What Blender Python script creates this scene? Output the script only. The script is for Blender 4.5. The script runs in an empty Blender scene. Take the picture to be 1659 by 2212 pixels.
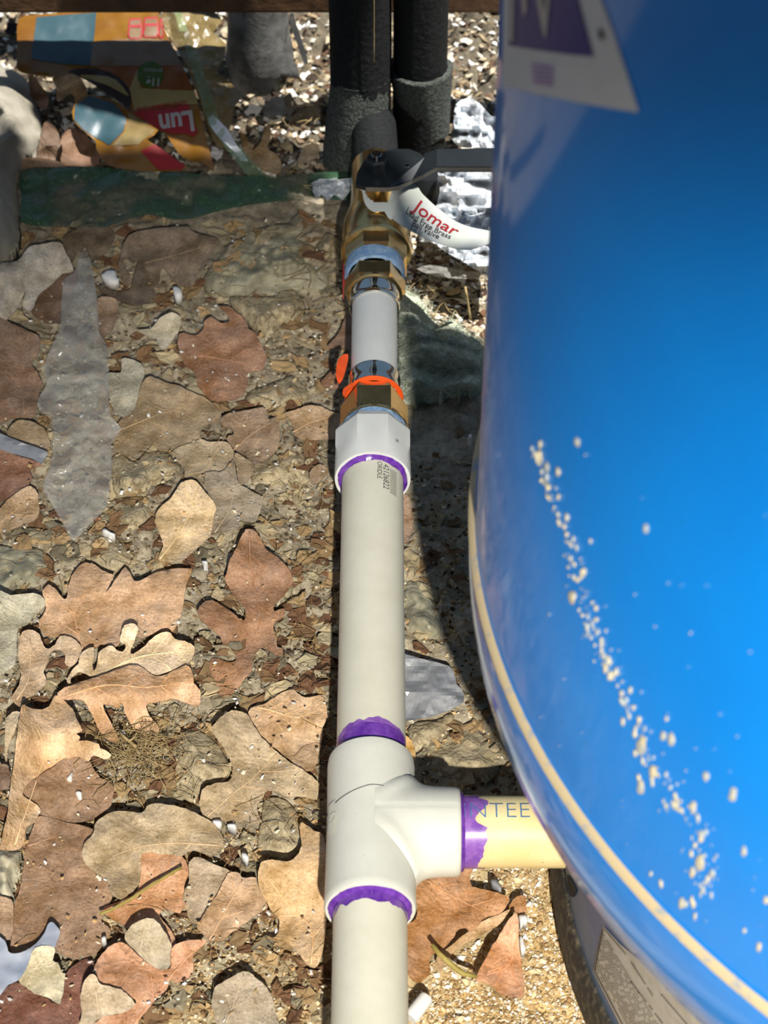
import bpy, bmesh, math, random
import numpy as np
from mathutils import Vector, Matrix, noise
from mathutils.geometry import delaunay_2d_cdt
random.seed(7); rng = np.random.default_rng(11)
sc = bpy.context.scene
C = sc.collection

# ------------------------------------------------------------------ camera
FPX, TH, ZP = 4500.0, math.radians(44.8), 0.050      # focal length in pixels, pitch, height of the pipe axis
H = 0.788 + ZP
cam_d = bpy.data.cameras.new('camera'); cam = bpy.data.objects.new('camera', cam_d); C.objects.link(cam)
cam.location = (0, 0, H); cam.rotation_euler = (math.pi/2 - TH, 0, 0)
cam_d.sensor_fit = 'VERTICAL'; cam_d.sensor_height = 24.0; cam_d.lens = FPX/2212*24.0
cam_d.clip_start = 0.01; cam_d.clip_end = 50
cam_d.dof.use_dof = True; cam_d.dof.focus_distance = 1.08; cam_d.dof.aperture_fstop = 11
sc.camera = cam
# ------------------------------------------------------------------ world, lights, exposure
w = bpy.data.worlds.new('world'); sc.world = w; w.use_nodes = True
bg = w.node_tree.nodes['Background']; bg.inputs[0].default_value = (0.40, 0.64, 1.0, 1); bg.inputs[1].default_value = 0.31
def lamp(name, kind, loc, target, energy, color, **kw):
    d = bpy.data.lights.new(name, kind); d.energy = energy; d.color = color
    for k, v in kw.items(): setattr(d, k, v)
    o = bpy.data.objects.new(name, d); C.objects.link(o); o.location = loc
    o.rotation_euler = (Vector(target) - Vector(loc)).to_track_quat('-Z', 'Y').to_euler()
    return o
lamp('flashlight', 'SPOT', (0.12, -0.70, 1.26), (0.035, 0.432, 0.0), 195, (1.0, 0.955, 0.865),
     spot_size=math.radians(33.6), spot_blend=0.75, shadow_soft_size=0.013)
lamp('sun', 'SUN', (0.5, 1.0, 3.0), (0.5-0.35, 1.0+0.10, 2.0), 7.5, (1.0, 0.97, 0.93), angle=math.radians(0.53))
vs = sc.view_settings
vs.view_transform = 'Standard'; vs.look = 'None'; vs.exposure = 0.0; vs.gamma = 1.0; vs.use_curve_mapping = False

# ------------------------------------------------------------------ helpers
def at(px, py, z):
    u, v = (px-829.5)/FPX, (1106-py)/FPX
    d = (u, math.cos(TH)+v*math.sin(TH), -math.sin(TH)+v*math.cos(TH))
    t = (z-H)/d[2]
    return Vector((t*d[0], t*d[1], z))
def ray(px, py):
    u, v = (px-829.5)/FPX, (1106-py)/FPX
    return Vector((u, math.cos(TH)+v*math.sin(TH), -math.sin(TH)+v*math.cos(TH)))
def at_plane(px, py, p0, n):
    d = ray(px, py); o = Vector((0, 0, H)); t = (Vector(p0)-o).dot(n)/d.dot(n)
    return o + d*t
def at_cyl(px, py, cx, cy, R):
    d = ray(px, py); a = d.x*d.x+d.y*d.y; b = -(d.x*cx+d.y*cy); c = cx*cx+cy*cy-R*R
    D = b*b-a*c
    t = (-b-math.sqrt(max(D, 0)))/a
    return Vector((0, 0, H)) + d*t
def ysta(py): return at(829.5, py, ZP).y
def mesh(name, verts, faces, m=None, parent=None, smooth=False, mats=None, fm=None):
    me = bpy.data.meshes.new(name); me.from_pydata([tuple(v) for v in verts], [], [tuple(f) for f in faces]); me.update()
    for mm in (mats or ([m] if m else [])): me.materials.append(mm)
    if fm is not None: me.polygons.foreach_set('material_index', fm)
    if smooth: me.polygons.foreach_set('use_smooth', [True]*len(me.polygons))
    o = bpy.data.objects.new(name, me); C.objects.link(o)
    if parent: o.parent = parent
    return o
def recenter(o, p=None):
    me = o.data; n = len(me.vertices); a = np.empty(n*3); me.vertices.foreach_get('co', a); a = a.reshape(-1, 3)
    c = np.array(p) if p is not None else np.array([a[:, 0].mean(), a[:, 1].mean(), a[:, 2].min()])
    me.vertices.foreach_set('co', (a-c).ravel()); o.location = tuple(c); me.update()
    return o
def tag(o, label=None, cat=None, group=None, kind=None):
    if label: o['label'] = label
    if cat: o['category'] = cat
    if group: o['group'] = group
    if kind: o['kind'] = kind
    return o
def empty(name, loc, label=None, cat=None, group=None):
    o = bpy.data.objects.new(name, None); C.objects.link(o); o.location = loc; o.empty_display_size = 0.01
    return tag(o, label, cat, group)
def child(o, parent):
    """parent while keeping world-space vertices (parents only carry a location)"""
    o.parent = parent; o.matrix_parent_inverse = Matrix.Translation(-parent.location)
    return o
def lathe(name, prof, origin, axis, m, parent=None, seg=64, smooth=True, phase=0.0, jit=None, a0=0.0, a1=2*math.pi, cap=False):
    """prof: (radius, distance along axis). jit(k, a) -> extra distance along the axis for ring k"""
    ax = Vector(axis).normalized(); up = Vector((0, 0, 1)) if abs(ax.z) < .9 else Vector((1, 0, 0))
    e1 = ax.cross(up).normalized(); e2 = e1.cross(ax).normalized(); o0 = Vector(origin)
    full = abs(a1-a0-2*math.pi) < 1e-6; ns = seg if full else seg+1
    V, Fc = [], []
    for k, (r, s) in enumerate(prof):
        for i in range(ns):
            a = a0+phase+(a1-a0)*i/seg
            ss = s+(jit(k, a) if jit else 0)
            V.append(o0+ax*ss+e1*(r*math.cos(a))+e2*(r*math.sin(a)))
    for k in range(len(prof)-1):
        for i in range(seg):
            j = (i+1) % ns if full else i+1
            Fc.append((k*ns+i, k*ns+j, (k+1)*ns+j, (k+1)*ns+i))
    if cap:
        Fc.append(tuple(range(ns))[::-1]); Fc.append(tuple((len(prof)-1)*ns+i for i in range(ns)))
    ob = mesh(name, V, Fc, m, None, smooth)
    if parent: child(ob, parent)
    if smooth:
        ob.data.set_sharp_from_angle(angle=math.radians(38)) if hasattr(ob.data, 'set_sharp_from_angle') else None
    return ob
def tube_data(pts, rads, seg=6):
    V, Fc = [], []; n = len(pts)
    for k in range(n):
        p = Vector(pts[k]); t = (Vector(pts[min(k+1, n-1)])-Vector(pts[max(k-1, 0)])).normalized()
        up = Vector((0, 0, 1)) if abs(t.z) < .95 else Vector((1, 0, 0))
        e1 = t.cross(up).normalized(); e2 = e1.cross(t)
        r = rads[k] if hasattr(rads, '__len__') else rads
        for i in range(seg):
            a = 2*math.pi*i/seg; V.append(p+e1*(r*math.cos(a))+e2*(r*math.sin(a)))
    for k in range(n-1):
        for i in range(seg):
            j = (i+1) % seg; Fc.append((k*seg+i, k*seg+j, (k+1)*seg+j, (k+1)*seg+i))
    Fc.append(tuple(range(seg))[::-1]); Fc.append(tuple((n-1)*seg+i for i in range(seg)))
    return V, Fc
def tubes(name, lst, m, parent=None, seg=6, smooth=True):
    V, Fc = [], []
    for pts, r in lst:
        v, f = tube_data(pts, r, seg); b = len(V); V += v; Fc += [tuple(i+b for i in q) for q in f]
    o = mesh(name, V, Fc, m, None, smooth)
    return child(o, parent) if parent else o
def spline(pts, sub=3, closed=True):
    n = len(pts); out = []
    rngk = range(n) if closed else range(n-1)
    for k in rngk:
        if closed: p0, p1, p2, p3 = pts[k-1], pts[k], pts[(k+1) % n], pts[(k+2) % n]
        else: p0, p1, p2, p3 = pts[max(k-1, 0)], pts[k], pts[k+1], pts[min(k+2, n-1)]
        for s in range(sub):
            t = s/sub
            out.append(tuple(0.5*((2*p1[i])+(-p0[i]+p2[i])*t+(2*p0[i]-5*p1[i]+4*p2[i]-p3[i])*t*t+(-p0[i]+3*p1[i]-3*p2[i]+p3[i])*t**3) for i in range(len(p1))))
    if not closed: out.append(tuple(pts[-1]))
    return out
def inside(poly, x, y):
    poly = np.asarray(poly); c = np.zeros(np.shape(x), bool); n = len(poly); j = n-1
    for i in range(n):
        xi, yi = poly[i]; xj, yj = poly[j]
        if yi != yj:
            c ^= ((yi > y) != (yj > y)) & (x < (xj-xi)*(y-yi)/(yj-yi)+xi)
        j = i
    return c
def fill2d(outline, step):
    """triangulated fill of a 2D outline with interior points; returns points, triangles, number of rim points"""
    ol = [Vector(p) for p in outline]; n = len(ol)
    xs = [p.x for p in ol]; ys = [p.y for p in ol]
    gx, gy = np.meshgrid(np.arange(min(xs), max(xs), step), np.arange(min(ys), max(ys), step))
    gx = gx + (np.arange(gx.shape[0]) % 2)[:, None]*step/2
    gx = gx.ravel(); gy = gy.ravel()
    ins = inside([(p.x, p.y) for p in ol], gx, gy)
    P = np.array([(p.x, p.y) for p in ol]); pts = []
    for x, y in zip(gx[ins], gy[ins]):
        if np.min((P[:, 0]-x)**2+(P[:, 1]-y)**2) > (step*.45)**2: pts.append(Vector((x, y)))
    vs_, es, fs, *_ = delaunay_2d_cdt(ol+pts, [(i, (i+1) % n) for i in range(n)], [list(range(n))], 1, 1e-4)
    return vs_, fs
def slab(name, outline_px, pos, thick, m, step=14, sub=3, parent=None, jitter=0.0, holes=(), smooth=True):
    """sheet with thickness: outline in pixels, pos(px,py) -> 3D point on its top face"""
    ol = spline(outline_px, sub) if sub > 1 else outline_px
    if jitter: ol = [(x+random.uniform(-jitter, jitter), y+random.uniform(-jitter, jitter)) for x, y in ol]
    P, T = fill2d(ol, step)
    T = [t for t in T if not any(inside(h, np.array([sum(P[i].x for i in t)/3]), np.array([sum(P[i].y for i in t)/3]))[0] for h in holes)]
    top = [pos(p.x, p.y) for p in P]; n = len(top)
    # outward orientation: want normals toward the camera side (z up)
    F = []
    for t in T:
        a, b, c = (top[i] for i in t)
        F.append(tuple(t) if (b-a).cross(c-a).dot(Vector((0, -.7, .7))) > 0 else tuple(reversed(t)))
    cnt = {}
    for f in F:
        for i in range(3): cnt[(f[i], f[(i+1) % 3])] = 1
    V = top+[p+Vector((0, .3*thick, -thick)) for p in top]
    FF = list(F)+[tuple(i+n for i in reversed(f)) for f in F]
    for (a, b) in cnt:
        if (b, a) not in cnt: FF.append((b, a, a+n, b+n))
    o = mesh(name, V, FF, m, None, smooth)
    if smooth and hasattr(o.data, 'set_sharp_from_angle'): o.data.set_sharp_from_angle(angle=math.radians(50))
    return child(o, parent) if parent else o
def nz(x, y, z=0.0, s=1.0): return noise.noise(Vector((x*s, y*s, z)))

# numpy value noise for the ground
def vnoise(x, y, scale, seed):
    g = np.random.default_rng(seed).random((256, 256))
    X, Y = x*scale+1000, y*scale+1000; xi, yi = np.floor(X).astype(int), np.floor(Y).astype(int)
    fx, fy = X-xi, Y-yi; fx = fx*fx*(3-2*fx); fy = fy*fy*(3-2*fy)
    a = g[xi % 256, yi % 256]; b = g[(xi+1) % 256, yi % 256]; c = g[xi % 256, (yi+1) % 256]; d = g[(xi+1) % 256, (yi+1) % 256]
    return (a*(1-fx)+b*fx)*(1-fy)+(c*(1-fx)+d*fx)*fy
def fbm(x, y, scale, seed, oct=4):
    s, amp, tot = 0, 1, 0
    for k in range(oct):
        s = s+amp*vnoise(x, y, scale*2**k, seed+k); tot += amp; amp *= .5
    return s/tot

# ------------------------------------------------------------------ materials (all procedural)
def dk(c, k): return tuple(v*k for v in c[:3])+(1,)
def srgb(r, g, b):
    f = lambda c: (c/255/12.92) if c/255 <= .04045 else ((c/255+.055)/1.055)**2.4
    return (f(r), f(g), f(b), 1)
def pm(name, col, col2=None, rough=.5, metal=0.0, var=.18, scale=90, bump=0.0, bscale=500, spec=.5, coat=0, alpha=1.0,
       obj_color=False, spots=None, trans=0.0, lo=.35, hi=.65, transl=0.0, stain=None):
    m = bpy.data.materials.new(name); m.use_nodes = True; nt = m.node_tree; N = nt.nodes; L = nt.links
    b = N['Principled BSDF']; b.inputs['Roughness'].default_value = rough; b.inputs['Metallic'].default_value = metal
    b.inputs['Specular IOR Level'].default_value = spec; b.inputs['Coat Weight'].default_value = coat; b.inputs['Coat Roughness'].default_value = .08
    b.inputs['Alpha'].default_value = alpha; b.inputs['Transmission Weight'].default_value = trans
    tc = N.new('ShaderNodeTexCoord'); n1 = N.new('ShaderNodeTexNoise'); n1.inputs['Scale'].default_value = scale
    n1.inputs['Detail'].default_value = 6; n1.inputs['Roughness'].default_value = .65
    L.new(tc.outputs['Object'], n1.inputs['Vector'])
    rp = N.new('ShaderNodeMapRange'); rp.inputs[1].default_value = lo; rp.inputs[2].default_value = hi
    L.new(n1.outputs['Fac'], rp.inputs[0])
    mx = N.new('ShaderNodeMix'); mx.data_type = 'RGBA'
    if obj_color:
        oi = N.new('ShaderNodeObjectInfo')
        hs = N.new('ShaderNodeHueSaturation'); hs.inputs['Value'].default_value = 1-var*1.6; hs.inputs['Saturation'].default_value = 1.15
        hs2 = N.new('ShaderNodeHueSaturation'); hs2.inputs['Value'].default_value = 1+var; hs2.inputs['Saturation'].default_value = .9
        L.new(oi.outputs['Color'], hs.inputs['Color']); L.new(oi.outputs['Color'], hs2.inputs['Color'])
        L.new(hs.outputs[0], mx.inputs[6]); L.new(hs2.outputs[0], mx.inputs[7])
    else:
        mx.inputs[6].default_value = col; mx.inputs[7].default_value = col2 or tuple(min(1, c*(1+var)) for c in col[:3])+(1,)
    L.new(rp.outputs[0], mx.inputs[0]); out = mx.outputs[2]
    if stain:
        n3 = N.new('ShaderNodeTexNoise'); n3.inputs['Scale'].default_value = stain[0]; n3.inputs['Detail'].default_value = 8; n3.inputs['Roughness'].default_value = .7; n3.inputs['Distortion'].default_value = .6
        L.new(tc.outputs['Object'], n3.inputs['Vector']); r3 = N.new('ShaderNodeMapRange'); r3.inputs[1].default_value = .48; r3.inputs[2].default_value = .70; r3.inputs[4].default_value = stain[1]; L.new(n3.outputs['Fac'], r3.inputs[0])
        h3 = N.new('ShaderNodeHueSaturation'); h3.inputs['Saturation'].default_value = .72; h3.inputs['Value'].default_value = .58; L.new(out, h3.inputs['Color'])
        m3 = N.new('ShaderNodeMix'); m3.data_type = 'RGBA'; L.new(r3.outputs[0], m3.inputs[0]); L.new(out, m3.inputs[6]); L.new(h3.outputs[0], m3.inputs[7]); out = m3.outputs[2]
        n4 = N.new('ShaderNodeTexNoise'); n4.inputs['Scale'].default_value = 900; n4.inputs['Detail'].default_value = 3; L.new(tc.outputs['Object'], n4.inputs['Vector'])
        r4 = N.new('ShaderNodeMapRange'); r4.inputs[1].default_value = .3; r4.inputs[2].default_value = .7; r4.inputs[3].default_value = .78; r4.inputs[4].default_value = 1.18; L.new(n4.outputs['Fac'], r4.inputs[0])
        h4 = N.new('ShaderNodeHueSaturation'); L.new(r4.outputs[0], h4.inputs['Value']); L.new(out, h4.inputs['Color']); out = h4.outputs[0]
    if spots:
        for (sc_, thr, scol, seed) in spots:
            v = N.new('ShaderNodeTexVoronoi'); v.inputs['Scale'].default_value = sc_
            mp = N.new('ShaderNodeMapping'); mp.inputs['Location'].default_value = (seed, seed*.7, 0); L.new(tc.outputs['Object'], mp.inputs[0]); L.new(mp.outputs[0], v.inputs['Vector'])
            nn = N.new('ShaderNodeTexNoise'); nn.inputs['Scale'].default_value = sc_*.35; L.new(mp.outputs[0], nn.inputs['Vector'])
            ma = N.new('ShaderNodeMath'); ma.operation = 'MULTIPLY'; ma.inputs[1].default_value = 2*thr; L.new(nn.outputs['Fac'], ma.inputs[0])
            lt = N.new('ShaderNodeMath'); lt.operation = 'LESS_THAN'; L.new(v.outputs['Distance'], lt.inputs[0]); L.new(ma.outputs[0], lt.inputs[1])
            gt = N.new('ShaderNodeMath'); gt.operation = 'MULTIPLY'; L.new(lt.outputs[0], gt.inputs[0]); gt.inputs[1].default_value = scol[3]
            m2 = N.new('ShaderNodeMix'); m2.data_type = 'RGBA'; L.new(gt.outputs[0], m2.inputs[0]); L.new(out, m2.inputs[6]); m2.inputs[7].default_value = tuple(scol[:3])+(1,)
            out = m2.outputs[2]
    L.new(out, b.inputs['Base Color'])
    if bump:
        n2 = N.new('ShaderNodeTexNoise'); n2.inputs['Scale'].default_value = bscale; n2.inputs['Detail'].default_value = 5
        L.new(tc.outputs['Object'], n2.inputs['Vector'])
        bp = N.new('ShaderNodeBump'); bp.inputs['Strength'].default_value = min(1, bump); bp.inputs['Distance'].default_value = .001*max(1, bump)
        L.new(n2.outputs['Fac'], bp.inputs['Height']); L.new(bp.outputs[0], b.inputs['Normal'])
    return m
def attr_mat(name, rough=.8, spec=.3):
    m = bpy.data.materials.new(name); m.use_nodes = True; N = m.node_tree.nodes; L = m.node_tree.links
    a = N.new('ShaderNodeAttribute'); a.attribute_name = 'Col'; b = N['Principled BSDF']
    L.new(a.outputs['Color'], b.inputs['Base Color']); b.inputs['Roughness'].default_value = rough; b.inputs['Specular IOR Level'].default_value = spec
    return m
M = {}
M['leaf'] = pm('dry_leaf', (1, 1, 1, 1), rough=.58, var=.24, scale=70, stain=(34, .75), bump=1.0, bscale=420, spec=.35, obj_color=True,
               spots=[(260, .10, (.03, .018, .01, .55), 1.3), (700, .13, (.55, .45, .30, .35), 4.1)])
M['vein'] = pm('leaf_vein', (1, 1, 1, 1), rough=.6, var=.1, scale=200, obj_color=True)
M['pvc'] = pm('pvc_grey', srgb(218, 217, 204), srgb(226, 225, 212), rough=.38, scale=60, bump=.06, bscale=900, spec=.4, spots=[(160, .035, (.12, .10, .08, .5), 2.0)])
M['pvc_run'] = pm('pvc_ivory', srgb(222, 218, 196), srgb(231, 227, 207), rough=.42, scale=45, bump=.05, bscale=900, spec=.4, spots=[(190, .035, (.10, .08, .06, .55), 7.0)])
M['pvc_old'] = pm('pvc_yellowed', srgb(232, 208, 146), srgb(240, 222, 168), rough=.45, scale=50, spec=.35, spots=[(120, .06, (.28, .15, .04, .5), 3.0), (260, .08, (.35, .2, .06, .4), 9.0)])
M['nip'] = pm('pvc_cool_grey', srgb(222, 223, 217), srgb(230, 231, 226), rough=.4, scale=60, spec=.4, spots=[(150, .03, (.12, .1, .08, .5), 5.0)])
M['purple'] = pm('primer_purple', srgb(92, 40, 150), srgb(128, 78, 178), rough=.22, scale=160, spec=.5)
M['purple_pale'] = pm('primer_pale', srgb(160, 112, 190), srgb(118, 68, 165), rough=.3, scale=160)
M['ink'] = pm('ink_grey', srgb(62, 62, 66), rough=.6, var=.3, scale=500)
M['blueink'] = pm('ink_blue', srgb(52, 104, 165), srgb(96, 140, 178), rough=.6, scale=500)
M['brass'] = pm('brass', (.66, .44, .17, 1), (.80, .58, .27, 1), rough=.25, metal=1.0, scale=120, bump=.08, bscale=600)
M['steel'] = pm('polished_sleeve', (.62, .60, .54, 1), (.72, .70, .62, 1), rough=.10, metal=1.0, scale=120)
M['sealant'] = pm('blue_sealant', srgb(105, 150, 200), srgb(170, 195, 215), rough=.45, scale=260, bump=.5, bscale=900)
M['orange'] = pm('orange_plastic', srgb(246, 92, 34), rough=.4, var=.1)
M['tank'] = pm('blue_paint', (.0, .215, .720, 1), (.0, .245, .780, 1), rough=.42, scale=14, spec=.3, coat=.85, lo=.3, hi=.7, spots=[(60, .03, (.02, .16, .18, .6), 2.2)])
M['bead_light'] = pm('bead_highlight', srgb(200, 180, 140), srgb(70, 130, 180), rough=.45, scale=60, lo=.52, hi=.72)  # pale highlight along the seam bead, painted into its colour
M['stand'] = pm('stand_paint', srgb(48, 82, 128), srgb(78, 102, 132), rough=.42, scale=60, spots=[(220, .05, (.5, .5, .5, .5), 1.0)])
M['rubber'] = pm('rubber_ring', srgb(42, 40, 36), srgb(112, 102, 82), rough=.7, scale=220, lo=.48, hi=.75, bump=.6, bscale=500)
M['label_white'] = pm('label_paper', srgb(196, 200, 205), rough=.5, var=.06)
M['label_grey'] = pm('label_dusty', srgb(168, 160, 148), srgb(190, 184, 172), rough=.6, scale=90)
M['label_purple'] = pm('label_purple', srgb(48, 36, 120), rough=.45, var=.1)
M['label_cream'] = pm('label_cream', srgb(178, 172, 168), rough=.5, var=.1)
M['black'] = pm('print_black', srgb(30, 28, 28), rough=.6, var=.2)
M['foam'] = pm('foam_black', (.005, .006, .006, 1), (.014, .016, .016, 1), rough=.85, scale=400, bump=1.0, bscale=260, spec=.3)
M['foam_worn'] = pm('foam_weathered', (.022, .027, .024, 1), (.115, .125, .105, 1), rough=.9, scale=600, bump=1.6, bscale=420, spec=.3)
M['lever'] = pm('lever_coating', (.012, .015, .017, 1), rough=.38, var=.3)
M['lever_edge'] = pm('lever_rim', (.14, .13, .11, 1), rough=.5)
M['chrome'] = pm('dark_chrome', (.25, .25, .25, 1), rough=.15, metal=1.0)
M['tag'] = pm('tag_paper', srgb(205, 208, 203), srgb(188, 194, 178), rough=.55, scale=30)
M['red'] = pm('print_red', dk(srgb(176, 40, 44), 0.75), rough=.5, var=.12)
M['wood'] = pm('weathered_wood', srgb(84, 60, 38), srgb(122, 88, 56), rough=.75, scale=40, bump=.6, bscale=160)
M['gpipe'] = pm('dull_grey_pipe', srgb(78, 78, 74), srgb(122, 122, 118), rough=.6, scale=120, bump=.3, bscale=500, spots=[(500, .12, (.5, .5, .5, .4), 2.0)])
M['rock'] = pm('grey_stone', srgb(128, 122, 106), srgb(164, 157, 140), rough=.85, scale=30, bump=.8, bscale=90)
M['bark'] = pm('pale_bark', srgb(176, 166, 138), srgb(214, 206, 178), rough=.8, scale=120, bump=1.0, bscale=300, spots=[(220, .08, (.12, .08, .04, .6), 1.0)])
M['clod'] = pm('soil_clod', srgb(150, 134, 104), srgb(206, 190, 156), rough=.92, scale=200, bump=1.4, bscale=420, spec=.2, spots=[(420, .12, (.72, .62, .45, .8), 3.0), (300, .10, (.10, .07, .05, .8), 6.0)])
M['felt'] = pm('grey_felt', srgb(140, 134, 112), srgb(186, 180, 154), rough=.95, scale=70, bump=1.2, bscale=260, spec=.1)
M['moss'] = pm('green_felt', srgb(176, 186, 158), srgb(224, 228, 206), rough=1.0, scale=110, bump=1.6, bscale=260, spec=.05)
M['film'] = pm('grey_film', srgb(196, 194, 184), srgb(226, 224, 214), rough=.2, scale=60, spec=.8, alpha=.22)
M['tape'] = pm('grey_plastic', srgb(136, 138, 142), srgb(165, 166, 168), rough=.16, scale=40, spec=.6)
M['bag'] = pm('white_film', srgb(214, 222, 228), srgb(240, 242, 244), rough=.15, scale=60, spec=.7, alpha=.88)
M['scrap'] = pm('pale_plastic', srgb(196, 200, 210), srgb(150, 160, 178), rough=.3, scale=40, spec=.5)
M['ribbon'] = pm('green_clear_film', srgb(120, 150, 96), srgb(150, 190, 150), rough=.12, scale=60, spec=.8, alpha=.22)
M['gold'] = pm('gold_film', dk(srgb(206, 148, 42), 0.4), dk(srgb(180, 118, 34), 0.4), rough=.25, scale=30, spec=.6)
M['foil'] = pm('pale_gold_film', dk(srgb(204, 180, 116), 0.42), dk(srgb(160, 132, 82), 0.42), rough=.28, scale=50, spec=.6)
M['p_blue'] = pm('print_blue', dk(srgb(82, 126, 140), 0.36), dk(srgb(98, 138, 148), 0.36), rough=.35, scale=60)
M['p_beige'] = pm('print_beige', dk(srgb(180, 142, 108), 0.38), dk(srgb(204, 170, 128), 0.38), rough=.3, scale=40)
M['p_orange'] = pm('print_orange', dk(srgb(186, 108, 46), 0.42), dk(srgb(200, 126, 58), 0.42), rough=.3, scale=40)
M['p_cream'] = pm('print_cream', dk(srgb(206, 182, 112), .5), rough=.3)
M['p_green'] = pm('print_green', dk(srgb(84, 112, 22), 0.6), rough=.35)
M['p_white'] = pm('print_white', dk(srgb(222, 218, 208), .6), rough=.4, var=.05)
M['p_choc'] = pm('print_dark', srgb(46, 34, 30), rough=.3)
M['twig'] = pm('twig_yellow', srgb(150, 132, 62), srgb(176, 158, 88), rough=.7, scale=200)
M['straw'] = pm('straw', srgb(196, 172, 120), srgb(150, 126, 84), rough=.8, scale=200)
M['chip'] = attr_mat('litter_chip')
M['white'] = pm('white_chip', srgb(236, 234, 228), rough=.5, var=.05)
M['hole'] = pm('dark_opening', (.004, .004, .005, 1), rough=.9)

# green printed net film: translucent green with darker printed rows
def net_mat():
    m = bpy.data.materials.new('green_net_film'); m.use_nodes = True; N = m.node_tree.nodes; L = m.node_tree.links; b = N['Principled BSDF']
    tc = N.new('ShaderNodeTexCoord'); mp = N.new('ShaderNodeMapping'); mp.inputs['Scale'].default_value = (1, 1, 1); L.new(tc.outputs['Object'], mp.inputs[0])
    br = N.new('ShaderNodeTexBrick'); br.inputs['Scale'].default_value = 85; br.inputs['Mortar Size'].default_value = .16; br.inputs['Brick Width'].default_value = .35; br.inputs['Row Height'].default_value = .32
    br.inputs['Color1'].default_value = (.46, .72, .30, 1); br.inputs['Color2'].default_value = (.58, .82, .38, 1); br.inputs['Mortar'].default_value = (.05, .11, .06, 1)
    n = N.new('ShaderNodeTexNoise'); n.inputs['Scale'].default_value = 26
    mxv = N.new('ShaderNodeMix'); mxv.data_type = 'VECTOR'; mxv.inputs[0].default_value = .03
    L.new(mp.outputs[0], mxv.inputs[4]); L.new(n.outputs['Color'], mxv.inputs[5]); L.new(tc.outputs['Object'], n.inputs['Vector']); L.new(mxv.outputs[1], br.inputs['Vector'])
    L.new(br.outputs['Color'], b.inputs['Base Color'])
    mr = N.new('ShaderNodeMapRange'); mr.inputs[1].default_value = .42; mr.inputs[2].default_value = .60; mr.inputs[3].default_value = .22; mr.inputs[4].default_value = .80; L.new(n.outputs['Fac'], mr.inputs[0])
    L.new(mr.outputs[0], b.inputs['Alpha']); b.inputs['Roughness'].default_value = .3
    return m
M['net'] = net_mat()

# ------------------------------------------------------------------ leaves traced on the ground (outlines looked up in the photograph)
CR = {'A': (0, 400, .2411), 'B': (360, 400, .2411), 'C': (0, 780, .2411), 'D': (360, 780, .2411), 'E': (0, 1150, .2411),
      'F': (360, 1100, .22905), 'G': (0, 1500, .2170), 'H': (340, 1500, .22905), 'I': (0, 1840, .22423), 'J': (340, 1840, .22423),
      'K': (860, 1860, .2592), 'M': (860, 1080, .2892), 'N': (0, 0, .18983), 'O': (180, 0, .2170), 'P': (180, 180, .2170),
      'Q': (460, 20, .17184), 'R': (0, 1550, .434), 'W': (1180, 1860, .1929), 'X': (0, 0, 1.0)}
def cv(c, pts):
    ox, oy, s = CR[c]; return [(ox+x*s, oy+y*s) for x, y in pts]
TAN = srgb(186, 146, 96); GOLD = srgb(196, 156, 104); BEIGE = srgb(204, 172, 126); OLIVE = srgb(164, 138, 96); BROWN = srgb(142, 106, 70)
DARK = srgb(112, 84, 58); RED = srgb(152, 106, 64); REDD = srgb(116, 72, 52); GREY = srgb(150, 132, 104); ORNG = srgb(182, 126, 72); AMBER = srgb(164, 112, 56)
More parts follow.
